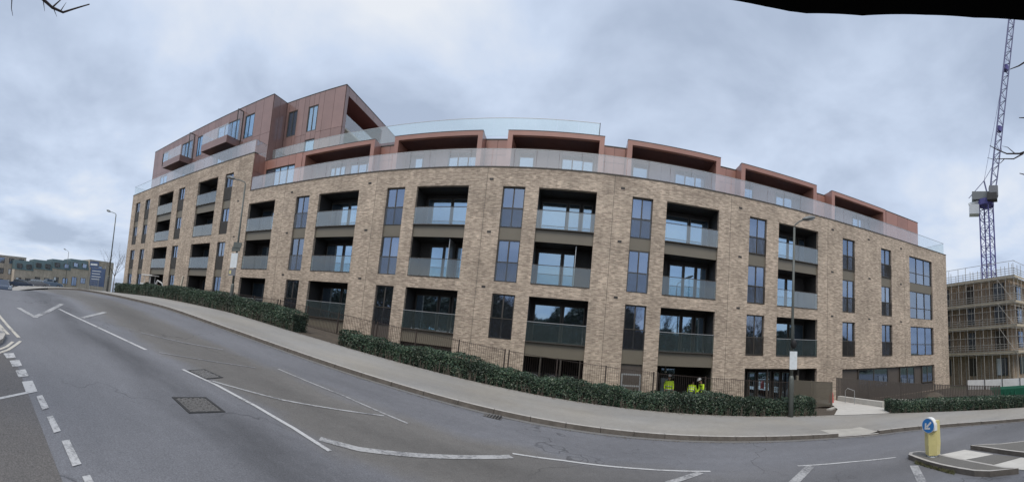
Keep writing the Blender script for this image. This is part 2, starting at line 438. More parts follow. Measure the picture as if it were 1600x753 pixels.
def strip(mb, A, B, n, za, zb):
    """sheet between polylines A and B (same length), n cells across; za/zb height offsets at the two edges"""
    base = len(mb.v); k = n+1
    for (ax, ay), (bx, by) in zip(A, B):
        for j in range(k):
            t = j/n; x = ax+(bx-ax)*t; y = ay+(by-ay)*t
            a = za(ax, ay) if callable(za) else za; b = zb(bx, by) if callable(zb) else zb
            mb.v.append((x, y, gz(x, y)+a+(b-a)*t))
    for i in range(len(A)-1):
        for j in range(n):
            p = base+i*k+j; mb.f.append((p, p+1, p+k+1, p+k))
def resample(P, step):
    out = [P[0]]; P = [Vector(p) for p in P]
    for a, b in zip(P[:-1], P[1:]):
        n = max(1, round((b-a).length/step))
        for i in range(1, n+1): out.append(tuple(a+(b-a)*i/n))
    return out
def smooth_line(P, it=3):
    for _ in range(it):
        Q = [P[0]]
        for a, b in zip(P[:-1], P[1:]):
            Q += [(a[0]*.75+b[0]*.25, a[1]*.75+b[1]*.25), (a[0]*.25+b[0]*.75, a[1]*.25+b[1]*.75)]
        P = Q+[P[-1]]
    return P
def axis(segs):
    out = []
    for a, b, n in segs: out += [a+(b-a)*i/n for i in range(n)]
    return out+[segs[-1][1]]
def sheet(name, xs, ys, off, mat):
    mb = MB(); nx = len(xs)
    for y in ys:
        for x in xs: mb.v.append((x, y, gz(x, y)+off))
    for j in range(len(ys)-1):
        for i in range(nx-1):
            a = j*nx+i; mb.f.append((a, a+1, a+nx+1, a+nx))
    return mb.build(name, mat, kind='structure', smooth=True)
sheet('ground', axis([(-900, -200, 6), (-200, -60, 14), (-60, 40, 50), (40, 150, 11), (150, 900, 6)]),
      axis([(-400, -40, 6), (-40, -16, 8), (-16, 40, 28), (40, 120, 8), (120, 900, 6)]), -.45, MAT['grass'])
sheet('road', axis([(-130, -60, 14), (-60, -30, 30), (-30, 24, 108), (24, 60, 18)]), axis([(-14, 0, 14), (0, 14, 28)]), 0, MAT['road'])

kerb_line = resample(smooth_line([(-62, -4.5), (-45, 2.0), (-34, 5.6), (-26, 7.95), (-22.5, 9.0), (-17.3, 9.75), (-12, 10.0), (-6, 10.02), (0, 10.05), (5, 10.22),
                      (8.2, 10.0), (9.8, 9.66), (10.9, 9.6), (12.2, 9.2), (13.8, 8.2), (15.4, 6.6), (18.2, 3.4), (23, -3)], 2), .46)
back_line = resample(smooth_line([(-62, 6), (-47, 10.5), (-36, 13.2), (-30, 13.9), (-22, 14.05), (-12, 14.0), (0, 13.85), (6, 13.85), (10.4, 13.7), (13.4, 13.05), (16.2, 11.2),
                      (18.8, 8.3), (21.5, 4.6), (27, -2)], 2), .46)
def match(A, n):
    L = [0]
    for a, b in zip(A[:-1], A[1:]): L.append(L[-1]+math.dist(a, b))
    out = []; i = 0
    for k in range(n):
        d = L[-1]*k/(n-1)
        while i < len(L)-2 and L[i+1] < d: i += 1
        t = (d-L[i])/(L[i+1]-L[i]); out.append((A[i][0]+(A[i+1][0]-A[i][0])*t, A[i][1]+(A[i+1][1]-A[i][1])*t))
    return out
def closest_on(A, p):
    best = None
    for a, b in zip(A[:-1], A[1:]):
        ax, ay = a; dx, dy = b[0]-ax, b[1]-ay; t = max(0, min(1, ((p[0]-ax)*dx+(p[1]-ay)*dy)/(dx*dx+dy*dy)))
        q = (ax+dx*t, ay+dy*t); d = math.dist(p, q)
        if best is None or d < best[0]: best = (d, q)
    return best[1]
DROP = lambda x, y: .025 if 8.25 < x < 9.75 else (.12 if x < 7.9 or x > 10.1 else .07)
inner = []
for i, p in enumerate(kerb_line):        # pavement starts behind the kerb stones
    q = kerb_line[min(i+1, len(kerb_line)-1)]; r = kerb_line[max(i-1, 0)]
    dx, dy = q[0]-r[0], q[1]-r[1]; l = math.hypot(dx, dy); inner.append((p[0]-dy/l*.13, p[1]+dx/l*.13))
backs = [closest_on(back_line, p) for p in inner]
mb = MB(); strip(mb, inner, backs, 8, DROP, .14)
pavement = mb.build('pavement', MAT['pave'], kind='structure', smooth=True)
# kerb stones, each its own block with a pale worn top arris
n_st = 0
for i in range(0, len(kerb_line)-2, 2):
    a, b = Vector(kerb_line[i]), Vector(kerb_line[i+2])
    if not (-31 < a.x < 19): continue
    d = (b-a); L = d.length; d.normalize(); nrm = Vector((-d.y, d.x)); a2 = a+d*.006; b2 = b-d*.006
    h = DROP(*((a+b)/2)); w = R_.uniform(-.006, .006)
    P = [a2-nrm*w, b2-nrm*w, b2+nrm*.128, a2+nrm*.128]
    mbk = MB(); o = a
    mbk.prism([(p.x-o.x, p.y-o.y) for p in P], lambda x, y: gz(x+o.x, y+o.y)-.1-gz(o.x, o.y), lambda x, y: gz(x+o.x, y+o.y)+h-gz(o.x, o.y)+.004)
    me = mbk.mesh('kerb_stone', MAT['kerb']); me.materials.append(MAT['kerb_light']); me.polygons[1].material_index = 1
    link('kerb_stone', me, pavement, (o.x, o.y, gz(o.x, o.y)), world=True); n_st += 1
# gutter channel line against the kerb
mb = MB(); G = [(p[0]+(p[0]-q[0])*1.6, p[1]+(p[1]-q[1])*1.6) for p, q in zip(kerb_line, inner)]
strip(mb, [G[i] for i in range(len(G)) if -31 < G[i][0] < 20], [kerb_line[i] for i in range(len(G)) if -31 < G[i][0] < 20], 1, .006, .006)
mb.build('road_channel', MAT['patch'], kind='structure')
# verge between pavement and building
zb_k = pchip([-70, -30, -14, -7, -2, 2, 30, 60], [-1.3, -.4, -.95, -1.95, -2.9, -3.3, -3.38, -3.6])
wl = [(p[0], 21.1) for p in resample([(-62, 0), (31, 0)], .8)]
bl = [closest_on(back_line, (x, 14.0 if x < 11 else 13.0 - max(0, x-13)*.75)) for x, _ in wl]
mb = MB(); base = 0
for (ax, ay), (bx, by) in zip(bl, wl):
    for j in range(8):
        t = j/7; x = ax+(bx-ax)*t; y = ay+(by-ay)*t; s = max(0, (t-.25)/.75); s = s*s*(3-2*s)
        mb.v.append((x, y, (gz(ax, ay)+.10)*(1-s)+zb_k(bx)*s))
for i in range(len(wl)-1):
    for j in range(7):
        p = i*8+j; mb.f.append((p, p+1, p+9, p+8))
mb.build('verge', MAT['soil'], kind='structure', smooth=True)

# --- flat things on the road: thin draped sheets
def drape(mb, poly, off, sub=5):
    """quad (4 points) draped on the land"""
    a, b, c, d = [Vector(p) for p in poly]; n0 = len(mb.v)
    for i in range(sub+1):
        for j in range(sub+1):
            u, v = i/sub, j/sub; p = (a*(1-u)+b*u)*(1-v)+(d*(1-u)+c*u)*v; mb.v.append((p.x, p.y, gz(p.x, p.y)+off))
    for i in range(sub):
        for j in range(sub):
            q = n0+i*(sub+1)+j; mb.f.append((q, q+sub+1, q+sub+2, q+1))
def line(mb, pts, w, off):
    pts = resample(pts, .3)
    A = []; B = []
    for i, p in enumerate(pts):
        q = pts[min(i+1, len(pts)-1)]; r = pts[max(i-1, 0)]; dx, dy = q[0]-r[0], q[1]-r[1]; l = math.hypot(dx, dy)
        A.append((p[0]+dy/l*w/2, p[1]-dx/l*w/2)); B.append((p[0]-dy/l*w/2, p[1]+dx/l*w/2))
    strip(mb, A, B, 1, off, off)
def marking(name, pts, w, mat='white_paint', off=.008):
    mb = MB(); line(mb, pts, w, off); return mb.build(name, MAT[mat], kind='structure')
# the older, darker surface of the side road the photographer stands on
mb = MB(); strip(mb, [(x, 1.12+.0*x) for x in axis([(-7.6, 10, 40)])], [(x, -13) for x in axis([(-7.6, 10, 40)])], 14, .004, .004)
mb.build('side_road', MAT['road2'], kind='structure')
GIVE = [[(-7.59, .92), (-7.67, 1.14), (-7.37, 1.15), (-7.29, .96)], [(-7.15, 1.0), (-7.24, 1.2), (-6.89, 1.21), (-6.81, 1.02)],
        [(-6.62, 1.05), (-6.72, 1.24), (-6.38, 1.25), (-6.29, 1.06)], [(-6.09, 1.09), (-6.17, 1.28), (-5.74, 1.28), (-5.66, 1.09)],
        [(-5.52, 1.23), (-5.58, 1.33), (-5.13, 1.34), (-5.06, 1.23)], [(-4.85, 1.25), (-4.89, 1.34), (-4.47, 1.35), (-4.42, 1.25)],
        [(-4.23, 1.3), (-4.26, 1.4), (-3.75, 1.4), (-3.71, 1.29)], [(-3.53, 1.34), (-3.55, 1.43), (-3.1, 1.43), (-3.08, 1.33)]]
for q in GIVE:
    mb = MB(); drape(mb, q, .009, 3); mb.build('road_marking', MAT['white_paint'], kind='structure')
marking('road_marking', [(-5.2, .4), (-5.56, .97), (-5.74, 1.27)], .06)
marking('road_marking', [(-13.1, 1.95), (-11.6, 2.3)], .17, 'worn_paint')
marking('road_marking', [(-11.66, 2.26), (-13.0, 3.0), (-14.9, 3.95)], .17, 'worn_paint')
marking('road_marking', [(-13.64, 3.52), (-11.21, 4.02), (-8.58, 4.57)], .11)
marking('road_marking', [(-12.27, 3.99), (-13.9, 5.45)], .16, 'worn_paint')
marking('road_marking', [(-10.6, 5.4), (-9.6, 6.3), (-8.9, 7.3)], .09, 'faint_paint')
marking('road_marking', [(-7.05, 4.72), (-6.03, 4.9), (-4.89, 4.93), (-3.9, 4.86), (-3.08, 4.72)], .085)
marking('road_marking', [(-8.38, 4.85), (-7.11, 7.0)], .06, 'faint_paint')
marking('road_marking', [(-6.3, 4.95), (-5.02, 5.76), (-3.49, 7.2)], .075, 'worn_paint')
marking('road_marking', [(-6.94, 7.67), (-4.69, 7.56), (-2.96, 7.23)], .075, 'worn_paint')
marking('road_marking', [(-3.44, 4.95), (-2.88, 5.2), (-2.18, 5.8), (-.84, 7.02)], .17, 'worn_paint')
marking('road_marking', [(-.85, 7.2), (.08, 7.38), (1.54, 7.46), (2.97, 7.47)], .075)
marking('road_marking', [(1.9, 6.75), (2.73, 7.39)], .15, 'worn_paint')
marking('road_marking', [(5.08, 7.52), (6.4, 7.3), (7.71, 6.95)], .08)
marking('road_marking', [(4.3, 6.5), (5.37, 7.42)], .2, 'worn_paint')
marking('road_marking', [(7.37, 6.07), (6.2, 4.85)], .2, 'worn_paint')
marking('road_marking', [(-14, .95), (-11.26, 1.16), (-10.09, 1.28), (-8.96, 1.42)], .09, 'cream_paint')
marking('road_marking', [(-14, .75), (-10.21, 1.05), (-9.18, 1.19)], .08, 'cream_paint')
marking('road_marking', [(-8.66, 1.42), (-8.34, 1.28), (-7.87, 1.05), (-7.45, .72)], .07, 'cream_paint')
marking('road_marking', [(-8.55, 1.23), (-8.12, 1.05), (-7.87, .88), (-7.5, .55)], .07, 'cream_paint')
def drop_slab():
    mb = MB(); F = [i for i, p in enumerate(inner) if 8.2 < p[0] < 9.95]
    for i in F:
        (ax, ay), (bx, by) = inner[i], backs[i]
        for t in (0, .13, .26):
            x = ax+(bx-ax)*t+t*2.2*0; y = ay+(by-ay)*t; mb.v.append((x, y, gz(x, y)+DROP(ax, ay)*(1-t)+.14*t+.006))
    for k in range(len(F)-1):
        for j in range(2): p = k*3+j; mb.f.append((p, p+1, p+4, p+3))
    return mb
mb = drop_slab(); mb.build('crossing_slab', MAT['concrete2'], kind='structure')
# utility covers
def cover(c, hx, hy, rot, label, mat):
    t = thing('utility_cover', label, 'manhole cover', (c[0], c[1], gz(*c)), rot)
    sl = (zx(c[0]+.5)-zx(c[0]-.5)); mb = MB(); fz = lambda x, y: (x*math.cos(rot)-y*math.sin(rot))*sl
    for x0, x1, y0, y1 in ((-hx, hx, hy-.05, hy), (-hx, hx, -hy, -hy+.05), (-hx, -hx+.05, -hy+.05, hy-.05), (hx-.05, hx, -hy+.05, hy-.05)):
        mb.prism([(x0, y0), (x1, y0), (x1, y1), (x0, y1)], lambda x, y: fz(x, y)-.03, lambda x, y: fz(x, y)+.011)
    link('frame', mb.mesh('frame', MAT['iron_dark']), t)
    for sx in (-1, 1):                   # two leaves, each with raised tread ribs
        x0, x1 = (-hx+.055, -.006) if sx < 0 else (.006, hx-.055)
        mb = MB().prism([(x0, -hy+.055), (x1, -hy+.055), (x1, hy-.055), (x0, hy-.055)], lambda x, y: fz(x, y)-.03, lambda x, y: fz(x, y)+.006)
        k = 5
        for i in range(k):
            for j in range(k):
                cx = x0+(x1-x0)*(i+.5)/k; cy = -hy+.055+(2*hy-.11)*(j+.5)/k; s_ = .03 if (i+j) % 2 else .05; q_ = .05 if (i+j) % 2 else .02
                mb.prism([(cx-s_, cy-q_), (cx+s_, cy-q_), (cx+s_, cy+q_), (cx-s_, cy+q_)], lambda x, y: fz(x, y), lambda x, y: fz(x, y)+.011)
        link('plate', mb.mesh('plate', MAT[mat]), t)
cover((-5.16, 3.85), .33, .34, math.radians(-6), 'large worn iron manhole cover in the dark patch of the near lane', 'iron')
cover((-6.72, 5.1), .3, .27, math.radians(8), 'faint iron cover lying under the white centre line', 'patch')
mb = MB(); drape(mb, [(-1.95, 9.55), (-1.5, 9.55), (-1.5, 9.9), (-1.95, 9.9)], .012, 2); gul = mb.build('drain_grate', MAT['iron'])
tag(gul, 'small iron gully grate in the road against the kerb', 'drain')
mb = MB()
for i in range(6): mb.box(-1.93+i*.075, -1.90+i*.075, 9.57, 9.88, gz(-1.7, 9.7)+.0, gz(-1.7, 9.7)+.03)
mb.build('slot', MAT['iron_dark'], gul)

# near-left corner island with dirt top
CI = [(-13, -3), (-8.2, -3), (-7.62, .4), (-8.0, .78), (-8.4, .98), (-8.85, 1.08), (-9.4, 1.02), (-13, .62)]
ci = MB().prism(CI, lambda x, y: gz(x, y)-.1, lambda x, y: gz(x, y)+.10).build('corner_pavement', MAT['kerb_light'], kind='structure')
CI2 = [(-12.9, -2.9), (-8.35, -2.9), (-7.8, .36), (-8.1, .66), (-8.45, .84), (-8.85, .93), (-9.38, .88), (-12.9, .5)]
MB().prism(CI2, lambda x, y: gz(x, y)+.05, lambda x, y: gz(x, y)+.108).build('corner_infill', MAT['island'], ci)
t = thing('verge_post', 'stubby black post with grey cap on the near-left corner', 'bollard', (-9.02, .8, gz(-9.02, .8)+.1))
t_ = MB().tube([(0, 0, -.05), (0, 0, .2), (0, 0, .34)], [.12, .1, .07], 10); link('post', t_.mesh('post', MAT['rubber']), t)
link('cap', MB().ball((0, 0, .34), .075, .075, .05, 10, 3, True).mesh('cap', MAT['lamp'], True), t)

# refuge island on the right
ISL = [(7.51, 4.11), (7.94, 3.64), (7.94, 3.92), (8.05, 4.39), (8.17, 5.02), (8.28, 5.7), (8.42, 6.3), (8.3, 6.66), (8.02, 6.74), (7.8, 6.6), (7.68, 6.29), (7.53, 5.79), (7.45, 5.34), (7.41, 4.83), (7.4, 4.43)]
def shrink(poly, d):
    n = len(poly); out = []
    for i in range(n):
        a, b, c = Vector(poly[i-1]), Vector(poly[i]), Vector(poly[(i+1) % n])
        e1 = (b-a).normalized(); e2 = (c-b).normalized(); nn = (Vector((-e1.y, e1.x))+Vector((-e2.y, e2.x)))
        if nn.length < .2: nn = Vector((-e1.y, e1.x))
        out.append(tuple(b+nn.normalized()*d))
    return out
def ccw(P): return P if sum(P[i-1][0]*P[i][1]-P[i][0]*P[i-1][1] for i in range(len(P))) > 0 else P[::-1]
def island(name, poly):
    poly = ccw(poly); me = MB().prism(poly, lambda x, y: gz(x, y)-.1, lambda x, y: gz(x, y)+.12).mesh(name, MAT['kerb'])
    me.materials.append(MAT['kerb_light']); me.polygons[1].material_index = 1
    o = link(name, me, kind='structure')
    MB().prism(shrink(poly, .1), lambda x, y: gz(x, y)+.05, lambda x, y: gz(x, y)+.126).build('island_infill', MAT['island'], o)
    return o
island('traffic_island', ISL)
island('traffic_island', [(9.42, 4.14), (9.52, 4.71), (9.68, 5.43), (9.73, 5.93), (10.07, 5.64), (10.29, 5.25), (10.84, 4.75), (12.2, 2.6), (11.4, .8), (9.6, 1.0), (9.35, 2.6)])
for k, q in enumerate([[(8.66, 6.26), (9.6, 6.04), (9.42, 5.03), (8.5, 5.43)], [(8.48, 5.42), (9.41, 5.02), (9.33, 4.21), (8.34, 4.57)], [(8.32, 4.55), (9.32, 4.19), (9.19, 3.2), (8.2, 3.3)]]):
    mb = MB(); drape(mb, q, .012, 4); mb.build('crossing_slab', MAT['concrete' if k != 1 else 'island'], kind='structure')
# weeds along the kerb face of the island
rw = random.Random(3); mb = MB()
for i in range(420):
    t = rw.random(); a = Vector((7.66, 6.2)).lerp(Vector((7.41, 4.9)), t); x = a.x-.03-rw.random()*.09; y = a.y+rw.uniform(-.02, .02); z = gz(x, y); h = rw.uniform(.02, .1)
    w = rw.uniform(.008, .02); dx, dy = rw.uniform(-.05, .05), rw.uniform(-.05, .05)
    mb.v += [(x-w, y, z), (x+w, y, z), (x+dx, y+dy, z+h)]; n = len(mb.v); mb.f.append((n-3, n-2, n-1))
tag(mb.build('kerb_weeds', leaf_mat('weed_leaf', [(.05, .07, .03), (.12, .12, .06), (.16, .14, .09)]), kind='stuff'), 'weeds and moss growing along the island kerb', 'weeds')

# keep-left bollard: cream plinth with a front ridge, white head and blue disc
bx, by = 7.99, 5.98
bol = thing('traffic_bollard', 'cream illuminated bollard with blue keep left arrow disc on traffic island', 'bollard', (bx, by, gz(bx, by)+.126), math.radians(-174))
# local +X looks along the disc's facing direction
link('base', MB().tube([(0, 0, -.01), (0, 0, .03), (0, 0, .06)], [.13, .12, .08], 12).mesh('base', MAT['white']), bol)
P0 = [(-.13, -.16), (.06, -.17), (.17, 0), (.06, .17), (-.13, .16)]; P1 = [(x*1.02, y*1.05) for x, y in P0]
mb = MB(); n = len(P0); mb.v += [(x*.94, y*.94, .05) for x, y in P0]+[(x, y, .3) for x, y in P1]+[(x*.95, y*.96, .87) for x, y in P1]
for r in range(2):
    for i in range(n): mb.f.append((r*n+i, r*n+(i+1) % n, (r+1)*n+(i+1) % n, (r+1)*n+i))
mb.f += [tuple(range(n))[::-1], tuple(range(2*n, 3*n))]
link('plinth', mb.mesh('plinth', MAT['cream']), bol)
mb = MB(); a_ = [(math.cos(t_)*.178, math.sin(t_)*.178) for t_ in [math.pi*i/14 for i in range(15)]]
prof = [(-.178, -.13)]+[(-x, z) for x, z in a_]+[(.178, -.13)]
nn = len(prof); mb.v += [(.165, y, .78+z) for y, z in prof]+[(.03, y, .78+z) for y, z in prof]
mb.f += [tuple(range(nn)), tuple(range(nn, 2*nn))[::-1]]+[(i, (i+1) % nn, nn+(i+1) % nn, nn+i) for i in range(nn)]
link('head', mb.mesh('head', MAT['white2']), bol)
def disc(mb, x, r, z, seg=28, inner=0):
    n = len(mb.v); mb.v += [(x, r*math.cos(2*math.pi*i/seg), z+r*math.sin(2*math.pi*i/seg)) for i in range(seg)]
    mb.f.append(tuple(range(n, n+seg))); return mb
dk = link('disc_rim', disc(MB(), .172, .182, .77).mesh('disc_rim', MAT['white2']), bol)
link('blue_disc', disc(MB(), .176, .168, .77).mesh('blue_disc', MAT['blue']), dk)
# white arrow pointing down to the viewer's left; seen from +X the local +Y axis is to the right
def arrow_poly(pts):
    c, s = math.cos(math.radians(-135)), math.sin(math.radians(-135))
    return [(.180, u*c-v*s, .77+u*s+v*c) for u, v in pts]
mb = MB(); mb.v += arrow_poly([(-.13, -.022), (.05, -.022), (.05, .022), (-.13, .022)]); mb.f.append((0, 1, 2, 3))
mb.v += arrow_poly([(.14, 0), (.02, .10), (-.012, .07), (.07, .0)]); mb.f.append((4, 5, 6, 7))
mb.v += arrow_poly([(.14, 0), (.07, 0), (-.012, -.07), (.02, -.10)]); mb.f.append((8, 9, 10, 11))
link('arrow', mb.mesh('arrow', MAT['white2']), dk)

# ------------------------------------------------------------------ the apartment building
D = 20.94                                # distance of the brick face
STEP = -24.58
BX0, BX1, YB = -48.25, 31.0, 36.0
apt = thing('apartment_building', 'long buff brick apartment block with copper coloured top storeys and glass balconies', 'building', (-8.6, D, -3.35))
H0, H1, H2, H3, H4 = 11.51, 8.4, 5.34, 2.24, -1.0
B0, B1, B2, B3 = 9.12, 6.03, 2.92, -.24
COLS = [('w1a', -47.0, -45.72), ('w1b', -44.17, -42.94), ('b1', -40.75, -37.35), ('w1c', -36.22, -35.0), ('b2', -32.53, -29.31), ('w2', -28.2, -27.05),
        ('b3', -24.5, -21.44), ('w4', -19.26, -18.0), ('b4', -17.14, -13.83), ('w5', -11.74, -10.5), ('b5', -9.7, -6.44), ('w6', -4.43, -3.14), ('b6', -2.37, .89),
        ('w7', 2.91, 4.12), ('b7', 4.93, 8.18), ('w8', 10.24, 11.47), ('b8', 12.36, 15.55), ('w9', 17.77, 18.99), ('w10', 21.8, 23.02), ('w11', 25.32, 28.63)]
# every opening: (column, x0, x1, z0, z1); pairs of storeys share one tall recess
holes = []
LOW = dict(b3=-.5, w4=-.75, b4=-1.15, w5=-1.6, b5=-1.75, w6=B3, b6=-3.35, w7=-3.3, b7=-3.35, w8=B3, b8=B3, w9=B3, w10=B3, w11=B3)
for c, x0, x1 in COLS:
    if x0 < STEP-.1:
        holes += [(x0, x1, B1, H0), (x0, x1, -.5, H2)]
    else:
        holes += [(x0, x1, B2, H1), (x0, x1, LOW[c], H3)]
holes += [(10.24, 15.55, -3.35, H4), (17.77, 28.63, -3.35, -1.1)]
xs = sorted(set([BX0, BX1, STEP]+[h[0] for h in holes]+[h[1] for h in holes]))
zs = sorted(set([-5, 9.5, 12.72]+[h[2] for h in holes]+[h[3] for h in holes]))
RV = .24
def is_solid(x, z):
    if z > 9.5 and x > STEP: return False
    return not any(a < x < b and c < z < d for a, b, c, d in holes)
mb = MB()
S = [[is_solid((xs[i]+xs[i+1])/2, (zs[j]+zs[j+1])/2) for j in range(len(zs)-1)] for i in range(len(xs)-1)]
for i in range(len(xs)-1):
    for j in range(len(zs)-1):
        x0, x1, z0, z1 = xs[i], xs[i+1], zs[j], zs[j+1]
        if S[i][j]:
            mb.quad((x0, D, z0), (x1, D, z0), (x1, D, z1), (x0, D, z1)); continue
        if z0 >= 9.5 and x0 >= STEP: continue
        if i > 0 and S[i-1][j]: mb.quad((x0, D, z0), (x0, D, z1), (x0, D+RV, z1), (x0, D+RV, z0))
        if i < len(xs)-2 and S[i+1][j]: mb.quad((x1, D, z1), (x1, D, z0), (x1, D+RV, z0), (x1, D+RV, z1))
        if j > 0 and S[i][j-1]: mb.quad((x0, D, z0), (x0, D+RV, z0), (x1, D+RV, z0), (x1, D, z0))
        if j < len(zs)-2 and S[i][j+1]: mb.quad((x0, D, z1), (x1, D, z1), (x1, D+RV, z1), (x0, D+RV, z1))
for x in (BX0, BX1):                     # end walls, rear wall
    zt = 12.72 if x < 0 else 9.5
    mb.quad((x, D, -5), (x, YB, -5), (x, YB, zt), (x, D, zt))
mb.quad((BX0, YB, -5), (BX1, YB, -5), (BX1, YB, 9.5), (BX0, YB, 9.5)); mb.quad((BX0, YB, 9.5), (STEP, YB, 9.5), (STEP, YB, 12.72), (BX0, YB, 12.72))
wall = mb.build('brick_wall', MAT['brick'], apt)
MB().box(STEP, BX1+.03, D-.03, D+.42, 9.5, 9.56).build('coping', MAT['bronze'], apt)
MB().box(BX0-.03, STEP+.03, D-.03, D+.42, 12.72, 12.79).build('coping', MAT['bronze'], apt)
MB().box(BX0+.02, STEP, D+.42, YB-.05, 12.3, 12.5).build('roof', MAT['concrete2'], apt)
MB().box(STEP, BX1-.02, D+.42, YB-.05, 9.2, 9.36).build('terrace', MAT['concrete2'], apt)

def mesh_cache(key, fn, C={}):
    if key not in C: C[key] = fn()
    return C[key]
def frame_box(w, h, t=.07, d=.09):
    return MB().box(-w/2, w/2, 0, d, 0, t).box(-w/2, w/2, 0, d, h-t, h).box(-w/2, -w/2+t, 0, d, t, h-t).box(w/2-t, w/2, 0, d, t, h-t)
def add_window(parent, x0, x1, z0, z1, y, style, split=2, transom=None, glass='glass_up', mat='bronze'):
    w, h = round(x1-x0, 2), round(z1-z0, 2); cx = (x0+x1)/2
    def mk():
        m = frame_box(w, h)
        for k in range(1, split): m.box(-w/2+w*k/split-.035, -w/2+w*k/split+.035, .005, .085, .07, h-.07)
        if transom: m.box(-w/2+.07, w/2-.07, .012, .08, transom-.03, transom+.03)
        return m.mesh('window', MAT[mat])
    o = link('window', mesh_cache(('win', w, h, split, transom, mat), mk), parent, (cx, y, z0), world=True)
    pw = w/split
    for k in range(split):
        rng = R_
        me = mesh_cache(('pane', w, h, split, glass), lambda: MB().box(-pw/2+.03, pw/2-.03, .04, .06, .05, h-.05).mesh('pane', MAT[glass]))
        p = link('pane', me, o, (-w/2+pw*(k+.5), 0, 0), (rng.uniform(-.006, .006), 0, rng.uniform(-.012, .012)))
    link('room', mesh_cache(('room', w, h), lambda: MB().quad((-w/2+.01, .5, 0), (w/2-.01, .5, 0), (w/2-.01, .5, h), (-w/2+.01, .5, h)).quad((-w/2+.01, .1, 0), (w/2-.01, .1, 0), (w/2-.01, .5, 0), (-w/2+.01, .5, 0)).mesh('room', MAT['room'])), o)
    u = R_.random()
    if u < .30:                          # a part-lowered roller blind
        dz = round(h*R_.choice((.25, .4, .6)), 2)
        link('blind', mesh_cache(('blind', w, h, dz), lambda: MB().box(-w/2+.09, w/2-.09, .1, .112, h-dz, h-.06).mesh('blind', MAT['blind'])), o)
    elif u < .5:                         # a curtain drawn to one side
        sd = R_.choice((-1, 1)); cw_ = round(w*.3, 2)
        def mk2():
            m = MB(); n = 8
            for i in range(n): 
                xa = -cw_/2+cw_*i/n; xb = xa+cw_/n; ya, yb = (.14, .19) if i % 2 else (.19, .14)
                m.quad((xa, ya, .06), (xb, yb, .06), (xb, yb, h-.06), (xa, ya, h-.06))
            return m.mesh('curtain', MAT['blind'])
        link('curtain', mesh_cache(('curt', cw_, h), mk2), o, (sd*(w/2-.08-cw_/2), 0, 0))
    return o
def add_juliet(win, w, style):
    if style == 'glass':
        g = link('juliet_glass', mesh_cache(('jg', w), lambda: MB().box(-w/2+.02, w/2-.02, -.07, -.05, .05, 1.12).mesh('juliet_glass', MAT['juliet'])), win)
        link('handrail', mesh_cache(('jh', w), lambda: MB().box(-w/2, w/2, -.085, -.04, 1.12, 1.15).mesh('handrail', MAT['bronze'])), win)
    elif style == 'bars':
        def mk():
            m = MB().box(-w/2, w/2, -.09, -.05, 1.1, 1.14).box(-w/2, w/2, -.09, -.05, .05, .09)
            n = int(w/.085)
            for i in range(n+1): m.box(-w/2+.01+i*(w-.03)/n, -w/2+.02+i*(w-.03)/n+.012, -.085, -.055, .09, 1.1)
            return m.mesh('juliet_railing', MAT['bronze'])
        link('juliet_railing', mesh_cache(('jb', w), mk), win)
    elif style == 'solid':
        def mk():
            m = MB().box(-w/2, w/2, -.09, -.05, 1.12, 1.16).box(-w/2, w/2, -.09, -.05, .04, .08)
            n = int(w/.045)
            for i in range(n): m.box(-w/2+.008+i*w/n, -w/2+.036+i*w/n, -.085, -.055, .08, 1.12)
            return m.mesh('juliet_railing', MAT['bronze'])
        link('juliet_railing', mesh_cache(('js', w), mk), win)
def spandrel(x0, x1, z0, z1, mat='olive', y=D+.12):
    w, h = round(x1-x0, 2), round(z1-z0, 2)
    me = mesh_cache(('sp', w, h, mat), lambda: MB().box(-w/2+.004, w/2-.004, 0, .5, 0, h).mesh('spandrel_panel', MAT[mat]))
    link('spandrel_panel', me, apt, ((x0+x1)/2, y, z0), world=True)
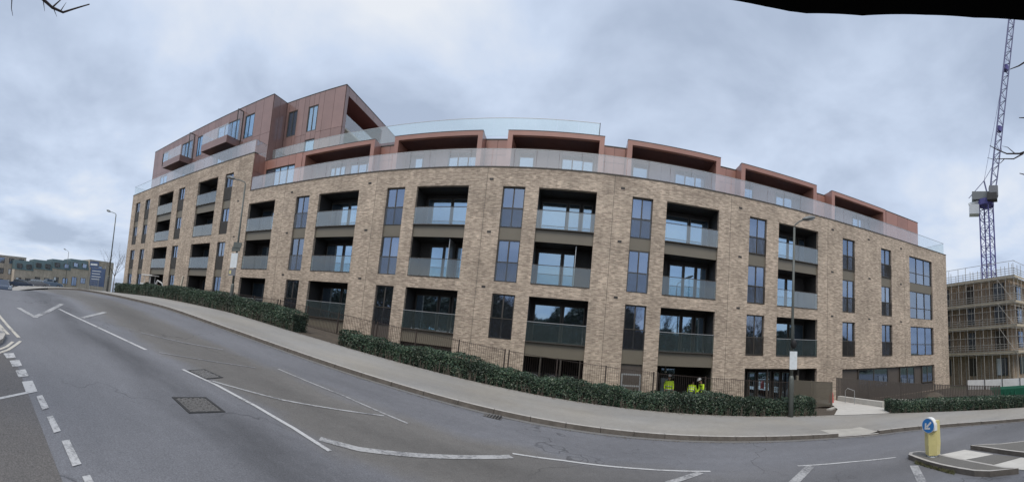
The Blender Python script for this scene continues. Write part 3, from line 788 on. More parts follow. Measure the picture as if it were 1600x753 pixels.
def add_balcony(x0, x1, z0, z1, depth=1.62, doors=((.03, .5), (.52, .74), (.78, .97)), rail=True, height=1.1, glass='balu_clear', rail_mat='bronze', divider=None):
    w, h = round(x1-x0, 2), round(z1-z0, 2)
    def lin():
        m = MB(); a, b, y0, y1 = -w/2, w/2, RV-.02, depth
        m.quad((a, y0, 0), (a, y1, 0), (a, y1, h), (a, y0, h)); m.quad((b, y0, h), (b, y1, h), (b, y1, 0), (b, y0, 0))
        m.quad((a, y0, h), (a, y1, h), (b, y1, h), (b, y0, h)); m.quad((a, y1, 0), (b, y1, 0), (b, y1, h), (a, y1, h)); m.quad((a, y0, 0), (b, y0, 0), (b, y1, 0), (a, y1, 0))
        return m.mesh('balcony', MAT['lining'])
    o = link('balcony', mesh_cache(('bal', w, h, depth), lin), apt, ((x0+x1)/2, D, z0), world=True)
    hh = h-.28
    for a, b in doors:
        dw = round((b-a)*w, 2)
        fr = link('door_frame', mesh_cache(('df', dw, round(hh, 2)), lambda: frame_box(dw, hh, .07, .09).mesh('door_frame', MAT['bronze'])), o, (-w/2+(a+b)/2*w, depth-.14, .04))
        link('door_pane', mesh_cache(('dp', dw, round(hh, 2)), lambda: MB().box(-dw/2+.06, dw/2-.06, depth-.1, depth-.08, .1, hh-.02).mesh('door_pane', MAT['glass_door'])), o,
             (-w/2+(a+b)/2*w, 0, 0), (R_.uniform(-.008, .008), 0, R_.uniform(-.02, .02)))
    if divider:
        link('privacy_screen', MB().box(-w/2+divider*w-.02, -w/2+divider*w+.02, .3, depth-.15, .0, h-.05).mesh('privacy_screen', MAT['rail']), o)
    if rail:
        k = 2; gw = w/k
        for i in range(k):
            link('glass_panel', mesh_cache(('bg', w, height, glass), lambda: MB().box(-gw/2+.008, gw/2-.008, .03, .046, .05, height-.01).mesh('glass_panel', MAT[glass])), o, (-w/2+gw*(i+.5), 0, 0))
        link('handrail', mesh_cache(('bh', w, height, rail_mat), lambda: MB().box(-w/2+.002, w/2-.002, .018, .06, height-.01, height+.022).mesh('handrail', MAT[rail_mat])), o)
        link('sill', mesh_cache(('bs', w), lambda: MB().box(-w/2+.002, w/2-.002, -.025, .2, 0.004, .055).mesh('sill', MAT['bronze'])), o)
    return o
LAY = [((.03, .5), (.52, .74), (.78, .97)), ((.22, .5), (.51, .74), (.76, .97)), ((.06, .56), (.58, .97)), ((.04, .48), (.5, .72))]
for ci_, (c, x0, x1) in enumerate(COLS):
    left = x0 < STEP-.1
    rows = ([(H0, B0), (H1, B1), (H2, B2), (H3, -.5)] if left else [(H1, B1), (H2, B2), (H3, B3)])
    if c in ('b3',): rows[2] = (H3, -.5)
    for r, (h, b) in enumerate(rows):
        if c[0] == 'b':
            top = r == 0 or (left and r == 1)
            add_balcony(x0, x1, b, h, doors=LAY[(ci_+r*3) % 4], glass='balu_bay' if (top or x0 > 10 or left) and r < 2+left else 'balu_clear',
                        rail_mat='rail' if (r == len(rows)-1) else 'bronze', divider=.72 if (c in ('b5', 'b6') and r == 1) else None)
        elif c == 'w11':
            add_window(apt, x0, x1, b, h, D+.13, 'big', 3, .95)
        else:
            w = add_window(apt, x0, x1, b, h, D+.13, c, 2, 1.13 if c in ('w5', 'w6', 'w7') else None)
            add_juliet(w, round(x1-x0, 2), 'glass' if c in ('w4', 'w5', 'w6', 'w7') else ('bars' if c in ('w8', 'w9', 'w10') else 'solid'))
    if left:
        spandrel(x0, x1, H1, B0); spandrel(x0, x1, H3, B2)
    else:
        spandrel(x0, x1, H2, B1)
        if c in ('w5', 'w4'): spandrel(x0, x1, LOW[c], B3, 'brown_panel')
        if c in ('b4', 'b5'):
            spandrel(x0, x1, -1.0, B3); MB().box(x0+.01, x1-.01, D+.4, D+.6, LOW[c], -1.0).build('plinth', MAT['brown_panel'], apt)
        if c in ('b6', 'b7', 'w7'):
            spandrel(x0, x1, H4, B3, 'olive')
            if c == 'w7': MB().box(x0+.01, x1-.01, D+.2, D+.3, -3.3, H4).build('service_door', MAT['brown_panel'], apt)
            else: add_balcony(x0, x1, -3.35, H4, depth=3.4, doors=((.3, .62),) if c == 'b7' else (), rail=False)
# wide ground-floor lobby opening and the window band at the right-hand end
ob = add_balcony(10.24, 15.55, -3.35, H4, depth=1.3, doors=((.02, .12), (.14, .26), (.28, .46), (.5, .6), (.62, .74)), rail=False)
for x in (12.0, 14.3): MB().box(x-.06, x+.06, D+.35, D+.45, -3.3, H4-.02).build('mullion', MAT['bronze'], apt)
MB().box(17.78, 28.62, D+.2, D+.3, -3.34, -1.11).build('infill_panel', MAT['brown_panel'], apt)
for a, b in ((19.4, 22.6), (24.0, 25.9), (26.9, 28.5)): add_window(apt, a, b, -2.6, -1.16, D+.1, 'band', 2)
# ventilation bricks and mastic movement joints
vm = MB().box(-.11, .11, -.02, .06, -.055, .055).mesh('air_vent', MAT['lining'])
for x in (-26.0, -19.75, -13.0, -5.05, 2.3, 9.65, 16.75, 20.4, 24.2):
    for z in (8.8, 5.72, 2.58): link('air_vent', vm, apt, (x+R_.uniform(-.1, .1), D-.003, z), world=True)
for x in (-34.2, -26.4, -20.5, -12.55, -5.4, 1.85, 8.95, 16.4, 24.6):
    MB().box(x-.009, x+.009, D-.004, D+.01, -3.2, 9.49 if x > STEP else 12.7).build('movement_joint', MAT['bronze'], apt)
# outdoor units behind the ground-floor opening
for k in range(3):
    x = -1.95+k*1.05+.15
    t = thing('condenser_unit', f'grey fan unit in the dark undercroft behind hedge, {("leftmost", "middle one", "rightmost")[k]} of three', 'air conditioner', (x, D+.95, -3.34), 0, 'fan units in the dark opening')
    link('casing', MB().box(-.45, .45, -.18, .18, 0, 1.45).mesh('casing', MAT['black']), t)
    for z in (.4, 1.05):
        mbf = MB(); mbf.tube([(.3*math.cos(a), -.2, z+.3*math.sin(a)) for a in [2*math.pi*i/16 for i in range(17)]], .025, 5, False)
        link('fan_guard', mbf.mesh('fan_guard', MAT['fan']), t)
    link('shroud', MB().prism([(-.42, -.21), (.42, -.21), (.42, -.185), (-.42, -.185)], .62, .72).mesh('shroud', MAT['fan']), t)
for k, x in enumerate((-1.45, -.35, .7)): MB().box(x-.035, x+.035, D+.16, D+.23, -3.3, H4-.01).build('mullion', MAT['bronze'], apt)

# --- copper top storey of the main wing
def panel_wall(axis_, fix, a0, a1, z0, z1, open_, colw, zb, mat, th=.03, gap=.022, sgn=-1):
    """individual cladding panels on a wall plane; axis_ 'x': plane y=fix facing -y, 'y': plane x=fix facing +x"""
    cuts = [a0]; n = max(1, round((a1-a0)/colw)); cuts = sorted(set([round(a0+(a1-a0)*i/n, 3) for i in range(n+1)]))
    for o in open_:
        cuts = [c for c in cuts if min(abs(c-o[0]), abs(c-o[1])) > .28 or c in (round(a0, 3), round(a1, 3))] + [o[0], o[1]]
    cuts = sorted(set(cuts))
    for i in range(len(cuts)-1):
        c0, c1 = cuts[i], cuts[i+1]
        zz = [z0]+list(zb)+[z1]
        for o in open_:
            if o[0] <= (c0+c1)/2 <= o[1]: zz = [q for q in zz if min(abs(q-o[2]), abs(q-o[3])) > .28 or q in (z0, z1)]+[o[2], o[3]]
        zz = sorted(set(zz))
        for j in range(len(zz)-1):
            zc = (zz[j]+zz[j+1])/2
            if any(o[0] <= (c0+c1)/2 <= o[1] and o[2] <= zc <= o[3] for o in open_): continue
            w, h = round(c1-c0-gap, 3), round(zz[j+1]-zz[j]-gap, 3)
            if w < .02 or h < .02: continue
            if axis_ == 'x':
                me = mesh_cache(('px', w, h, mat, th), lambda: MB().box(-w/2, w/2, -th, -.002, -h/2, h/2).mesh('cladding_panel', MAT[mat])); loc = ((c0+c1)/2, fix, zc)
            else:
                me = mesh_cache(('py', w, h, mat, th), lambda: MB().box(.002, th, -w/2, w/2, -h/2, h/2).mesh('cladding_panel', MAT[mat])); loc = (fix, (c0+c1)/2, zc)
            link('cladding_panel', me, apt, loc, world=True)
ZT = 12.42; YF, YR, YBK = 22.2, 23.1, 23.7
PX1 = 28.18
# solid core behind the panels, stopping short of the recesses
FR = [(-20.3, -13.86), (-12.32, -6.29), (-4.71, 1.16), (2.57, 8.62), (10.11, 16.29), (17.73, 23.74)]
core = MB().box(STEP+.01, PX1-.05, YBK+.02, YB-.1, 9.36, 12.2)
edges = [(-24.56, -20.31)]
MB_ = core
gaps = [(FR[i][1], FR[i+1][0]) for i in range(5)]
for a, b in gaps: MB_.box(a-.01, b+.01, YR+.002, YBK+.03, 9.36, 12.24)
MB_.box(23.74, PX1-.05, YF+.002, YBK+.03, 9.36, 12.24)
MB_.box(-24.57, -20.31, YF+.35, YBK+.03, 9.36, 12.24)
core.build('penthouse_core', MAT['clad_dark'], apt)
MB().box(STEP+.05, PX1-.1, YR+.12, YB-.1, 12.245, 12.315).build('roof', MAT['concrete2'], apt)
for a, b in FR:
    m = MB().box(a, a+.3, YF, YBK, 9.36, ZT-.29).box(b-.3, b, YF, YBK, 9.36, ZT-.29).box(a, b, YF, YBK, ZT-.29, ZT)
    m.build('portal_frame', MAT['clad'], apt)
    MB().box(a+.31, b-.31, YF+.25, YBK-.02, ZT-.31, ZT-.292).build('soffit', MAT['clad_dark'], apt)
    MB().box(a-.01, b+.01, YF-.015, YF+.3, ZT, ZT+.03).build('flashing', MAT['bronze'], apt)
    A, B = a+.3, b-.3; w = B-A
    if a < -19: op = [(A+.25*w, A+.5*w, 9.4, 11.72), (A+.57*w, A+.95*w, 9.4, 11.72)]
    else: op = [(A+.05*w, A+.24*w, 9.4, 11.72), (A+.57*w, A+.96*w, 9.4, 11.72)]
    op = [tuple(round(q, 3) for q in o) for o in op]
    panel_wall('x', YBK, A, B, 9.4, ZT-.3, op, 1.0, [], 'clad2')
    for k, o in enumerate(op): add_window(apt, o[0], o[1], o[2], o[3], YBK-.07, 'ph', 1 if k == 0 and a > -19 else 3, glass='glass_door')
for a, b in gaps:
    panel_wall('x', YR, a+.01, b-.01, 9.4, 12.26, [], .75, [11.25], 'clad'); MB().box(a, b, YR-.05, YR+.4, 12.27, 12.33).build('flashing', MAT['bronze'], apt)
panel_wall('x', YF, 23.76, PX1, 9.4, 12.34, [], 1.45, [11.2], 'clad'); MB().box(23.76, PX1+.03, YF-.05, YF+.4, 12.35, 12.40).build('flashing', MAT['bronze'], apt)
panel_wall('x', YF, STEP+.02, -20.31, 9.4, ZT, [(-24.25, -21.0, 9.4, 11.62)], 1.6, [], 'clad'); add_window(apt, -24.25, -21.0, 9.4, 11.62, YF+.03, 'ph', 4, glass='glass_door')
MB().box(STEP, -20.3, YF-.04, YF+.4, ZT+.002, ZT+.04).build('flashing', MAT['bronze'], apt)
panel_wall('y', PX1-.05, YF+.03, YB-.2, 9.4, 12.34, [], 1.45, [11.2], 'clad')
panel_wall('y', STEP+.005, D+.02, YF-.02, 9.57, 12.7, [], .75, [11.2], 'clad')   # return of the taller left wing
# --- two storey block over the left wing
V1, V2, YV1, YV2, ZV0, ZV1 = (-46.1, -24.65), (-24.65, -18.3), 22.4, 24.1, 12.5, 18.36
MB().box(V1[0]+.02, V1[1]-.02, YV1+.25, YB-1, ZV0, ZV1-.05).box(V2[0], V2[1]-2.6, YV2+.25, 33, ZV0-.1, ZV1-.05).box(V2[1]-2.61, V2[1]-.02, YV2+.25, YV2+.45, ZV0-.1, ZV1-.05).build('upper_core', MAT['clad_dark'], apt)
W1 = [(-43.8, -42.4, 16.0, 17.55), (-39.3, -36.95, 15.3, 17.5), (-36.2, -35.0, 15.3, 17.45), (-32.4, -29.0, 15.3, 17.45), (-28.2, -26.9, 15.25, 17.4),
      (-43.8, -42.0, 12.6, 14.6), (-38.5, -36.0, 12.6, 14.6), (-32.0, -29.5, 12.6, 14.6)]
panel_wall('x', YV1, V1[0], V1[1], ZV0, ZV1, W1, 1.2, [15.1], 'clad2')
for w in W1: add_window(apt, *w, YV1-.01, 'up', 1 if w[1]-w[0] < 1.5 else (2 if w[1]-w[0] < 2.2 else 3), glass='glass_door')
panel_wall('y', V1[1], YV1+.01, YV2-.04, ZV0, ZV1, [], .85, [], 'clad2')
W2 = [(-24.3, -23.25, 15.2, 17.45), (-22.0, -20.98, 15.2, 17.37), (-22.0, -20.95, 12.6, 14.5)]
panel_wall('x', YV2, V2[0]+.04, V2[1], ZV0-.1, ZV1, W2, 1.05, [15.0], 'clad2')
for w in W2: add_window(apt, *w, YV2+.0, 'up', 1 if w[2] < 13 else 2, glass='glass_door')
# flank of the upper block with its corner loggia
LG = (24.5, 30.2, 12.5, 17.68)
panel_wall('y', V2[1], YV2+.01, 33.0, ZV0-.1, ZV1, [LG], 1.5, [15.0], 'clad2')
m = MB(); x0, x1 = V2[1]-2.5, V2[1]; y0, y1, z0, z1 = LG
m.quad((x0, y0, z0), (x0, y1, z0), (x0, y1, z1), (x0, y0, z1)); m.quad((x0, y0, z1), (x1, y0, z1), (x1, y1, z1), (x0, y1, z1))
m.quad((x0, y1, z0), (x1, y1, z0), (x1, y1, z1), (x0, y1, z1)); m.quad((x0, y0, z0), (x1, y0, z0), (x1, y0, z1), (x0, y0, z1))
m.build('loggia', plain('loggia_metal', (.15, .055, .05), .5), apt)
MB().box(x0+.02, x1, y0, y1, 15.0, 15.15).build('loggia_floor', MAT['concrete2'], apt)
MB().box(x1-.03, x1-.015, y0+.05, y1-.05, 15.15, 16.2).build('glass_panel', MAT['balu'], apt)
MB().box(V1[0]-.03, V1[1]+.03, YV1-.05, YB-1, ZV1+.002, ZV1+.06).build('flashing', MAT['bronze'], apt)
MB().box(V2[0]+.04, V2[1]+.05, YV2-.05, 33.02, ZV1+.0, ZV1+.055).build('flashing', MAT['bronze'], apt)
MB().box(V1[0], V1[0]+.02, YV1, YB-1, ZV0, ZV1).build('cladding_panel', MAT['clad2'], apt)
# projecting balconies with their screens
for (a, b, zt) in ((-40.5, -36.75, 15.3), (-32.66, -28.6, 15.2)):
    yf = 20.8
    bo = MB().box(a, b, yf, YV1-.04, zt-.66, zt).build('projecting_balcony', MAT['clad2'], apt)
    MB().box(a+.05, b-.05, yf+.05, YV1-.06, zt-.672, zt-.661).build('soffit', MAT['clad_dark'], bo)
    n = 3
    for i in range(n):
        g = (b-a)/n; MB().box(a+g*i+.01, a+g*(i+1)-.01, yf+.02, yf+.035, zt+.02, zt+1.08).build('glass_panel', MAT['balu'], bo)
    for x in (a+.02, b-.035): MB().box(x, x+.015, yf+.05, YV1-.1, zt+.02, zt+1.08).build('glass_panel', MAT['balu'], bo)
    x = b+.03
    sc_ = MB().box(x, x+.06, YV1-.72, YV1-.66, zt-.1, 17.95).box(x, x+.06, YV1-.1, YV1-.05, zt-.1, 17.95).box(x, x+.06, YV1-.66, YV1-.1, 17.88, 17.95).build('privacy_screen', MAT['bronze'], bo)
    MB().box(x+.02, x+.035, YV1-.66, YV1-.1, zt, 17.88).build('glass_panel', MAT['balu'], bo)
# glass balustrades round the roofs: each sheet its own panel
def glass_run(x0, x1, y, z0, z1, w, mat, rail=None):
    n = max(1, round((x1-x0)/w)); g = (x1-x0)/n
    for i in range(n):
        me = mesh_cache(('gp', round(g, 3), round(z1-z0, 2), mat), lambda: MB().box(-g/2+.008, g/2-.008, 0, .017, 0, z1-z0).mesh('glass_panel', MAT[mat]))
        link('glass_panel', me, apt, (x0+g*(i+.5), y, z0), world=True)
    if rail: MB().box(x0, x1, y-.008, y+.025, z1, z1+.025).build('handrail', MAT[rail], apt)
glass_run(STEP+.05, BX1-.25, D+.05, 9.57, 10.62, 1.28, 'balu', 'rail')
glass_run(BX0+.1, STEP-.05, D+.05, 12.8, 13.85, 1.25, 'balu', 'rail')
glass_run(-24.5, .83, 22.88, 12.41, 13.6, 1.3, 'balu_sky', 'rail')
for x, z0, z1, y1 in ((BX1-.25, 9.57, 10.62, 27), (BX0+.1, 12.8, 13.85, 27), (STEP-.05, 12.8, 13.85, 22.3)):
    n = max(1, round((y1-D-.1)/1.25)); g = (y1-D-.1)/n
    for i in range(n): MB().box(x, x+.017, D+.1+g*i+.01, D+.1+g*(i+1)-.01, z0, z1).build('glass_panel', MAT['balu_sky' if x < 0 and x < -40 or x > 0 else 'balu'], apt)
    MB().box(x-.005, x+.025, D+.1, y1, z1, z1+.025).build('handrail', MAT['rail'], apt)
MB().box(.81, .85, 22.86, 22.9, 12.41, 13.64).build('end_post', MAT['lining'], apt)
for i in range(6): MB().box(.82, .837, 22.95+i*1.3, 24.2+i*1.3, 12.41, 13.6).build('glass_panel', MAT['balu_sky'], apt)
MB().box(.815, .842, 22.95, 30.7, 13.6, 13.62).build('handrail', MAT['rail'], apt)

# ------------------------------------------------------------------ railings, walls, path in front of the building
def bar_run(t, p0, p1, h0, h1, zb0, zb1, pitch, bw, mat, posts=2.0, name='bars', individual=False, bd=.03, tilt=0):
    a, b = Vector(p0), Vector(p1); L = (b-a).length; d = (b-a)/L; nrm = Vector((-d.y, d.x))
    def zz(t_): return zb0+(zb1-zb0)*t_, h0+(h1-h0)*t_
    def vert(mb, s, w, dd, lo=0, hi=0):
        zb, zt = zz(s/L); c = a+d*s
        P = [c-d*w/2-nrm*dd/2, c+d*w/2-nrm*dd/2, c+d*w/2+nrm*dd/2, c-d*w/2+nrm*dd/2]
        mb.prism([(p.x, p.y) for p in P], zb+lo, zt+hi)
    n = int(L/pitch); mb = MB()
    for i in range(n+1):
        if individual:
            m1 = MB(); vert(m1, i*L/n, bw*(.72 if pitch > .09 and i > n*.52 else 1), bd, 0, 0); m1.build(name, MAT[mat], t)
        else: vert(mb, i*L/n, bw, bd)
    if not individual: mb.build(name, MAT[mat], t, kind='stuff')
    k = max(1, round(L/posts))
    for i in range(k+1):
        m1 = MB(); vert(m1, i*L/k, .06, .06, -.12, .02); m1.build('post', MAT[mat], t)
    for top in (0, 1):
        m1 = MB(); n0 = 0
        for s in (0, L):
            zb, zt = zz(s/L); c = a+d*s; z = (zt-.05) if top else zb+.08
            for q, w in ((-1, 0), (1, 0), (1, 1), (-1, 1)): m1.v.append((c.x+nrm.x*.012*q, c.y+nrm.y*.012*q, z+.02*w))
        m1.f += [(0, 1, 5, 4), (1, 2, 6, 5), (2, 3, 7, 6), (3, 0, 4, 7)]; m1.build('rail', MAT[mat], t)
RAILS = [(-31, -24.5), (-24.3, -17.5), (-17.3, -10.2), (-10.0, -3.0), (-2.8, 4.2), (4.4, 11.8)]
RL = ['at the far uphill end beside the digger', 'behind the long left hedge by the signed lamp post', 'behind the gap between the two hedges', 'behind the downhill hedge, left of the fan units', 'in front of the three fan units', 'in front of the workers in yellow']
def rail_top(x): return zx(x)+1.27
for (a, b), lb in zip(RAILS, RL):
    y = 18.5
    def vz(x):                           # verge height under the railing
        s = max(0, ((18.5-14)/(21.1-14)-.25)/.75); s = s*s*(3-2*s); return (gz(x, 14)+.1)*(1-s)+zb_k(x)*s
    t = thing('metal_railing', f'slim brown vertical bar railing {lb}', 'railing', (a, y, vz(a)), 0, 'railings in front of the flats')
    bar_run(t, (a, y), (b, y), rail_top(a), rail_top(b), max(vz(a), rail_top(a)-1.5), max(vz(b), rail_top(b)-1.5), .105, .009, 'railing', 2.2, bd=.022)
# entrance panel fence left of the path and the long slatted fence to its right
t = thing('slatted_fence', 'brown slatted fence turning the corner left of the pale path', 'fence', (12.0, 18.5, -2.95))
bar_run(t, (12.0, 18.5), (13.15, 16.35), -1.5, -1.52, -2.85, -2.8, .06, .05, 'olive', 1.2, 'slat', True, .015)
t = thing('slatted_fence', 'long dark brown slatted fence stepping down past the right-hand corner', 'fence', (15.6, 18.9, -2.75))
bar_run(t, (15.6, 18.9), (21.8, 11.0), -1.5, -2.2, -2.75, -3.05, .098, .086, 'brown_panel', 1.9, 'slat', True, .02)
MB().box(12.6, 12.72, 18.9, 19.02, -3.3, -1.3).build('marker_post', MAT['olive'])
tag(bpy.data.objects['marker_post'], 'short olive post standing behind the slatted fence corner', 'post')
wl_ = MB().prism([(15.28, 14.7), (15.5, 14.7), (15.75, 18.7), (15.5, 18.7)], -3.4, lambda x, y: -2.6+(18.7-y)*.005).build('retaining_wall', MAT['concrete'])
tag(wl_, 'low pale concrete wall along the right side of the path', 'wall')
wl_ = MB().prism([(15.4, 14.3), (15.6, 14.5), (20.6, 11.1), (20.4, 10.85)], -3.6, lambda x, y: -2.44-(x-15.4)*.06).build('retaining_wall', MAT['concrete'])
tag(wl_, 'low pale concrete wall behind the right-hand hedge under the fence', 'wall')
wl_ = MB().prism([(12.2, 15.2), (13.15, 15.9), (13.05, 16.1), (12.05, 15.4)], -3.4, lambda x, y: -2.72-(x-12)*.05).build('retaining_wall', MAT['concrete2'])
tag(wl_, 'short low grey wall under the fence corner left of path', 'wall')
PA = [(10.95, 13.55), (13.6, 12.95), (14.75, 14.3), (15.3, 17.3), (15.3, 19.4), (13.6, 19.4), (13.45, 16.5)]
mb = MB(); A = [(11.0, 13.5), (12.6, 15.2), (13.45, 16.6), (13.8, 19.5)]; B = [(14.6, 12.5), (15.25, 14.6), (15.45, 17), (15.45, 19.5)]
strip(mb, resample(A, .6)[:12], match(B, len(resample(A, .6)[:12])), 4, .155, .155); mb.build('path', MAT['concrete'], kind='structure')
rb = MB().tube([(14.35, 17.9, -3.2), (14.35, 17.9, -2.9), (14.35, 17.9, -2.6), (14.35, 17.9, -2.25)], [.17, .16, .14, .1], 12).build('barrier_post', MAT['red'], smooth=True)
tag(rb, 'red plastic sleeve standing at the far end of the path', 'barrier')
hr = MB().tube([(15.0, 17.4, -3.1), (15.0, 17.4, -2.15), (15.0, 17.2, -2.0), (15.0, 16.6, -2.1), (15.0, 16.6, -3.1)], .022, 6).build('grab_rail', MAT['rail'])
tag(hr, 'bent silver tube handrail at the path entrance', 'handrail')
# white step frame by the brown service door
t = thing('step_frame', 'grey metal two-rung frame standing before the brown service door', 'frame', (3.35, 20.0, -3.2))
for x in (-.48, .48): link('upright', MB().box(x-.035, x+.035, -.03, .03, 0, 1.75).mesh('upright', MAT['rail']), t)
for z in (1.1, 1.68): link('rung', MB().box(-.44, .44, -.028, .028, z, z+.08).mesh('rung', MAT['rail']), t)
# soil heap
rs = random.Random(5); mb = MB(); K = 16
for i in range(7):
    for k in range(K):
        r = 1-i/6; a = 2*math.pi*k/K; mb.v.append((18.3+1.5*r*math.cos(a)*(1+rs.uniform(-.08, .08)), 13.5+1.0*r*math.sin(a), -3.25+1.0*(1-r**1.6)+rs.uniform(-.05, .05)))
for i in range(6):
    for k in range(K): a = i*K+k; b = i*K+(k+1) % K; mb.f.append((a, b, b+K, a+K))
tag(mb.build('soil_heap', MAT['soil'], smooth=True), 'heap of dark soil against the slatted fence behind right hedge', 'soil heap')

# ------------------------------------------------------------------ hedges
def hedge(front, width, h_of, label, seed, dens=720):
    rg = np.random.default_rng(seed)
    P = resample(front, .35); x0, y0 = P[0]
    t = thing('hedge', label, 'hedge', (x0, y0, gz(x0, y0)))
    # dark twiggy core
    mb = MB(); A = []; ring = []
    nrm = []
    for i, p in enumerate(P):
        q = P[min(i+1, len(P)-1)]; r = P[max(i-1, 0)]; dx, dy = q[0]-r[0], q[1]-r[1]; l = math.hypot(dx, dy); nrm.append((-dy/l, dx/l))
    for (p, n_) in zip(P, nrm):
        h = h_of(p[0]); z = gz(*p)+.08
        for u, v in ((.16, .02), (.12, h*.5), (.2, h-.16), (width-.2, h-.16), (width-.12, h*.5), (width-.16, .02)):
            mb.v.append((p[0]+n_[0]*u, p[1]+n_[1]*u, z+v))
    for i in range(len(P)-1):
        for k in range(5): a = i*6+k; mb.f.append((a, a+1, a+7, a+6))
    mb.f += [tuple(range(6)), tuple(range(len(mb.v)-6, len(mb.v)))[::-1]]
    mb.build('stems', MAT['hedge_core'], t)
    # leaves: small faces over the shell, uneven outline
    pts = []; seg = [(Vector(a), Vector(b)) for a, b in zip(P[:-1], P[1:])]
    ph = rg.uniform(0, 6.28, 12)
    def emit(n, fn):
        for _ in range(n): pts.append(fn())
    tot = sum((b-a).length for a, b in seg)
    N_ = int(tot*dens*2.6)
    idx = rg.integers(0, len(seg), N_); tt = rg.random(N_); kind = rg.random(N_); uu = rg.random(N_); dd = np.abs(rg.normal(0, .05, N_))
    C = np.zeros((N_, 3)); NR = np.zeros((N_, 3))
    for i in range(N_):
        a, b = seg[idx[i]]; p = a+(b-a)*tt[i]; n_ = nrm[idx[i]]
        s = p.x*1.0+p.y
        h = h_of(p.x)+.07*math.sin(s*1.3+ph[0])+.045*math.sin(s*3.3+ph[1])+.03*math.sin(s*9.1+ph[2])
        z = gz(p.x, p.y)+.08; bul = .05*math.sin(s*2.3+ph[3])+.04*math.sin(s*5.7+ph[4])
        if kind[i] < .52:                # front
            v = uu[i]**.85; off = -bul*.6+dd[i]*1.4+(.1*max(0, v-.82)/.18)**1+ (.10*(1-v)**3)
            q = (off, v*h, (-1, .25))
        elif kind[i] < .88:              # top
            q = (uu[i]*width, h-dd[i]*1.2-.06*(abs(uu[i]-.5)*2)**3, (0, 1))
        else: q = (width+bul-dd[i], uu[i]*h, (1, .2))
        C[i] = (p.x+n_[0]*q[0], p.y+n_[1]*q[0], z+q[1]); NR[i] = (n_[0]*q[2][0], n_[1]*q[2][0], q[2][1])
    for end, sgn in ((0, -1), (len(P)-1, 1)):   # end caps
        m_ = int(dens*1.2); p = P[end]; n_ = nrm[end]; dx = (n_[1]*sgn, -n_[0]*sgn)
        h = h_of(p[0]); u = rg.random(m_)*width; v = rg.random(m_)*h; e = np.abs(rg.normal(0, .06, m_))
        Cc = np.stack([p[0]+n_[0]*u-dx[0]*e*.3+dx[0]*.03, p[1]+n_[1]*u-dx[1]*e*.3+dx[1]*.03, gz(*p)+.08+v], 1)
        C = np.concatenate([C, Cc]); NR = np.concatenate([NR, np.tile((dx[0], dx[1], .2), (m_, 1))])
    twig_base(t, P, nrm, h_of, rg)
    leaf_mesh(t, C, NR, rg, .024, .055, MAT['hedge'], 'foliage')
    return t
def twig_base(t, P, nrm, h_of, rg):
    mb = MB(); o = WL[t.name]
    for _ in range(int(len(P)*16)):
        i = rg.integers(0, len(P)); p = P[i]; n_ = nrm[i]; x = p[0]+rg.uniform(-.17, .17); off = .05+rg.uniform(-.05, .08); h = h_of(p[0])*rg.uniform(.15, .62)
        y = p[1]+n_[1]*off; z = gz(x, y)+.06; w = rg.uniform(.004, .011); dx, dy = rg.uniform(-.09, .09), rg.uniform(-.1, .02)
        mb.v += [(x-w, y, z), (x+w, y, z), (x+dx+w*.5, y+dy, z+h), (x+dx-w*.5, y+dy, z+h)]; q = len(mb.v); mb.f.append((q-4, q-3, q-2, q-1))
    mb.build('twigs', MAT['twig'], t, kind='stuff')
def leaf_mesh(t, C, NR, rg, s0, s1, mat, name):
    n = len(C); NR = NR+rg.normal(0, .75, (n, 3)); NR /= np.linalg.norm(NR, axis=1)[:, None]+1e-9
    U = rg.normal(0, 1, (n, 3)); U -= (U*NR).sum(1)[:, None]*NR; U /= np.linalg.norm(U, axis=1)[:, None]+1e-9
    V = np.cross(NR, U); L = rg.uniform(s0, s1, n)[:, None]
    Q = np.stack([C-U*L, C+V*L*.5, C+U*L, C-V*L*.5], 1).reshape(-1, 3)-np.array(WL[t.name])
    me = bpy.data.meshes.new(name); me.vertices.add(4*n); me.vertices.foreach_set('co', Q.astype(np.float32).ravel())
    me.loops.add(4*n); me.loops.foreach_set('vertex_index', np.arange(4*n, dtype=np.int32))
    me.polygons.add(n); me.polygons.foreach_set('loop_start', np.arange(0, 4*n, 4, dtype=np.int32)); me.update(calc_edges=True); me.materials.append(mat)
    o = bpy.data.objects.new(name, me); COL.objects.link(o); o.parent = t; o['kind'] = 'stuff'; return o
hfun = pchip([-40, -33, -19, -14.7, -11.8, -9.4, -4.4, .4, 2.7, 6.2, 10.2, 14, 18, 30], [.9, .95, 1.05, 1.02, .96, .68, .82, .68, .70, .74, .72, .64, .6, .58])
def off_line(x0, x1):
    return [closest_on(back_line, (x, 14)) for x in np.arange(x0, x1+.01, .5)]
hedge(off_line(-33.2, -12.2), 1.25, lambda x: hfun(x), 'clipped dark green hedge along the uphill pavement by the digger', 11)
hedge(off_line(-9.35, 10.35), 1.3, lambda x: hfun(x), 'long clipped dark green hedge below the middle of the flats', 12)
rp = [closest_on(back_line, p) for p in [(13.9, 12.8), (14.8, 12.2), (15.8, 11.4), (16.8, 10.4), (17.8, 9.3), (18.8, 8.1), (19.8, 6.8), (20.8, 5.4), (22, 3.5)]]
hedge(rp, 1.2, lambda x: .6, 'clipped dark green hedge right of the path under the slatted fence', 13)

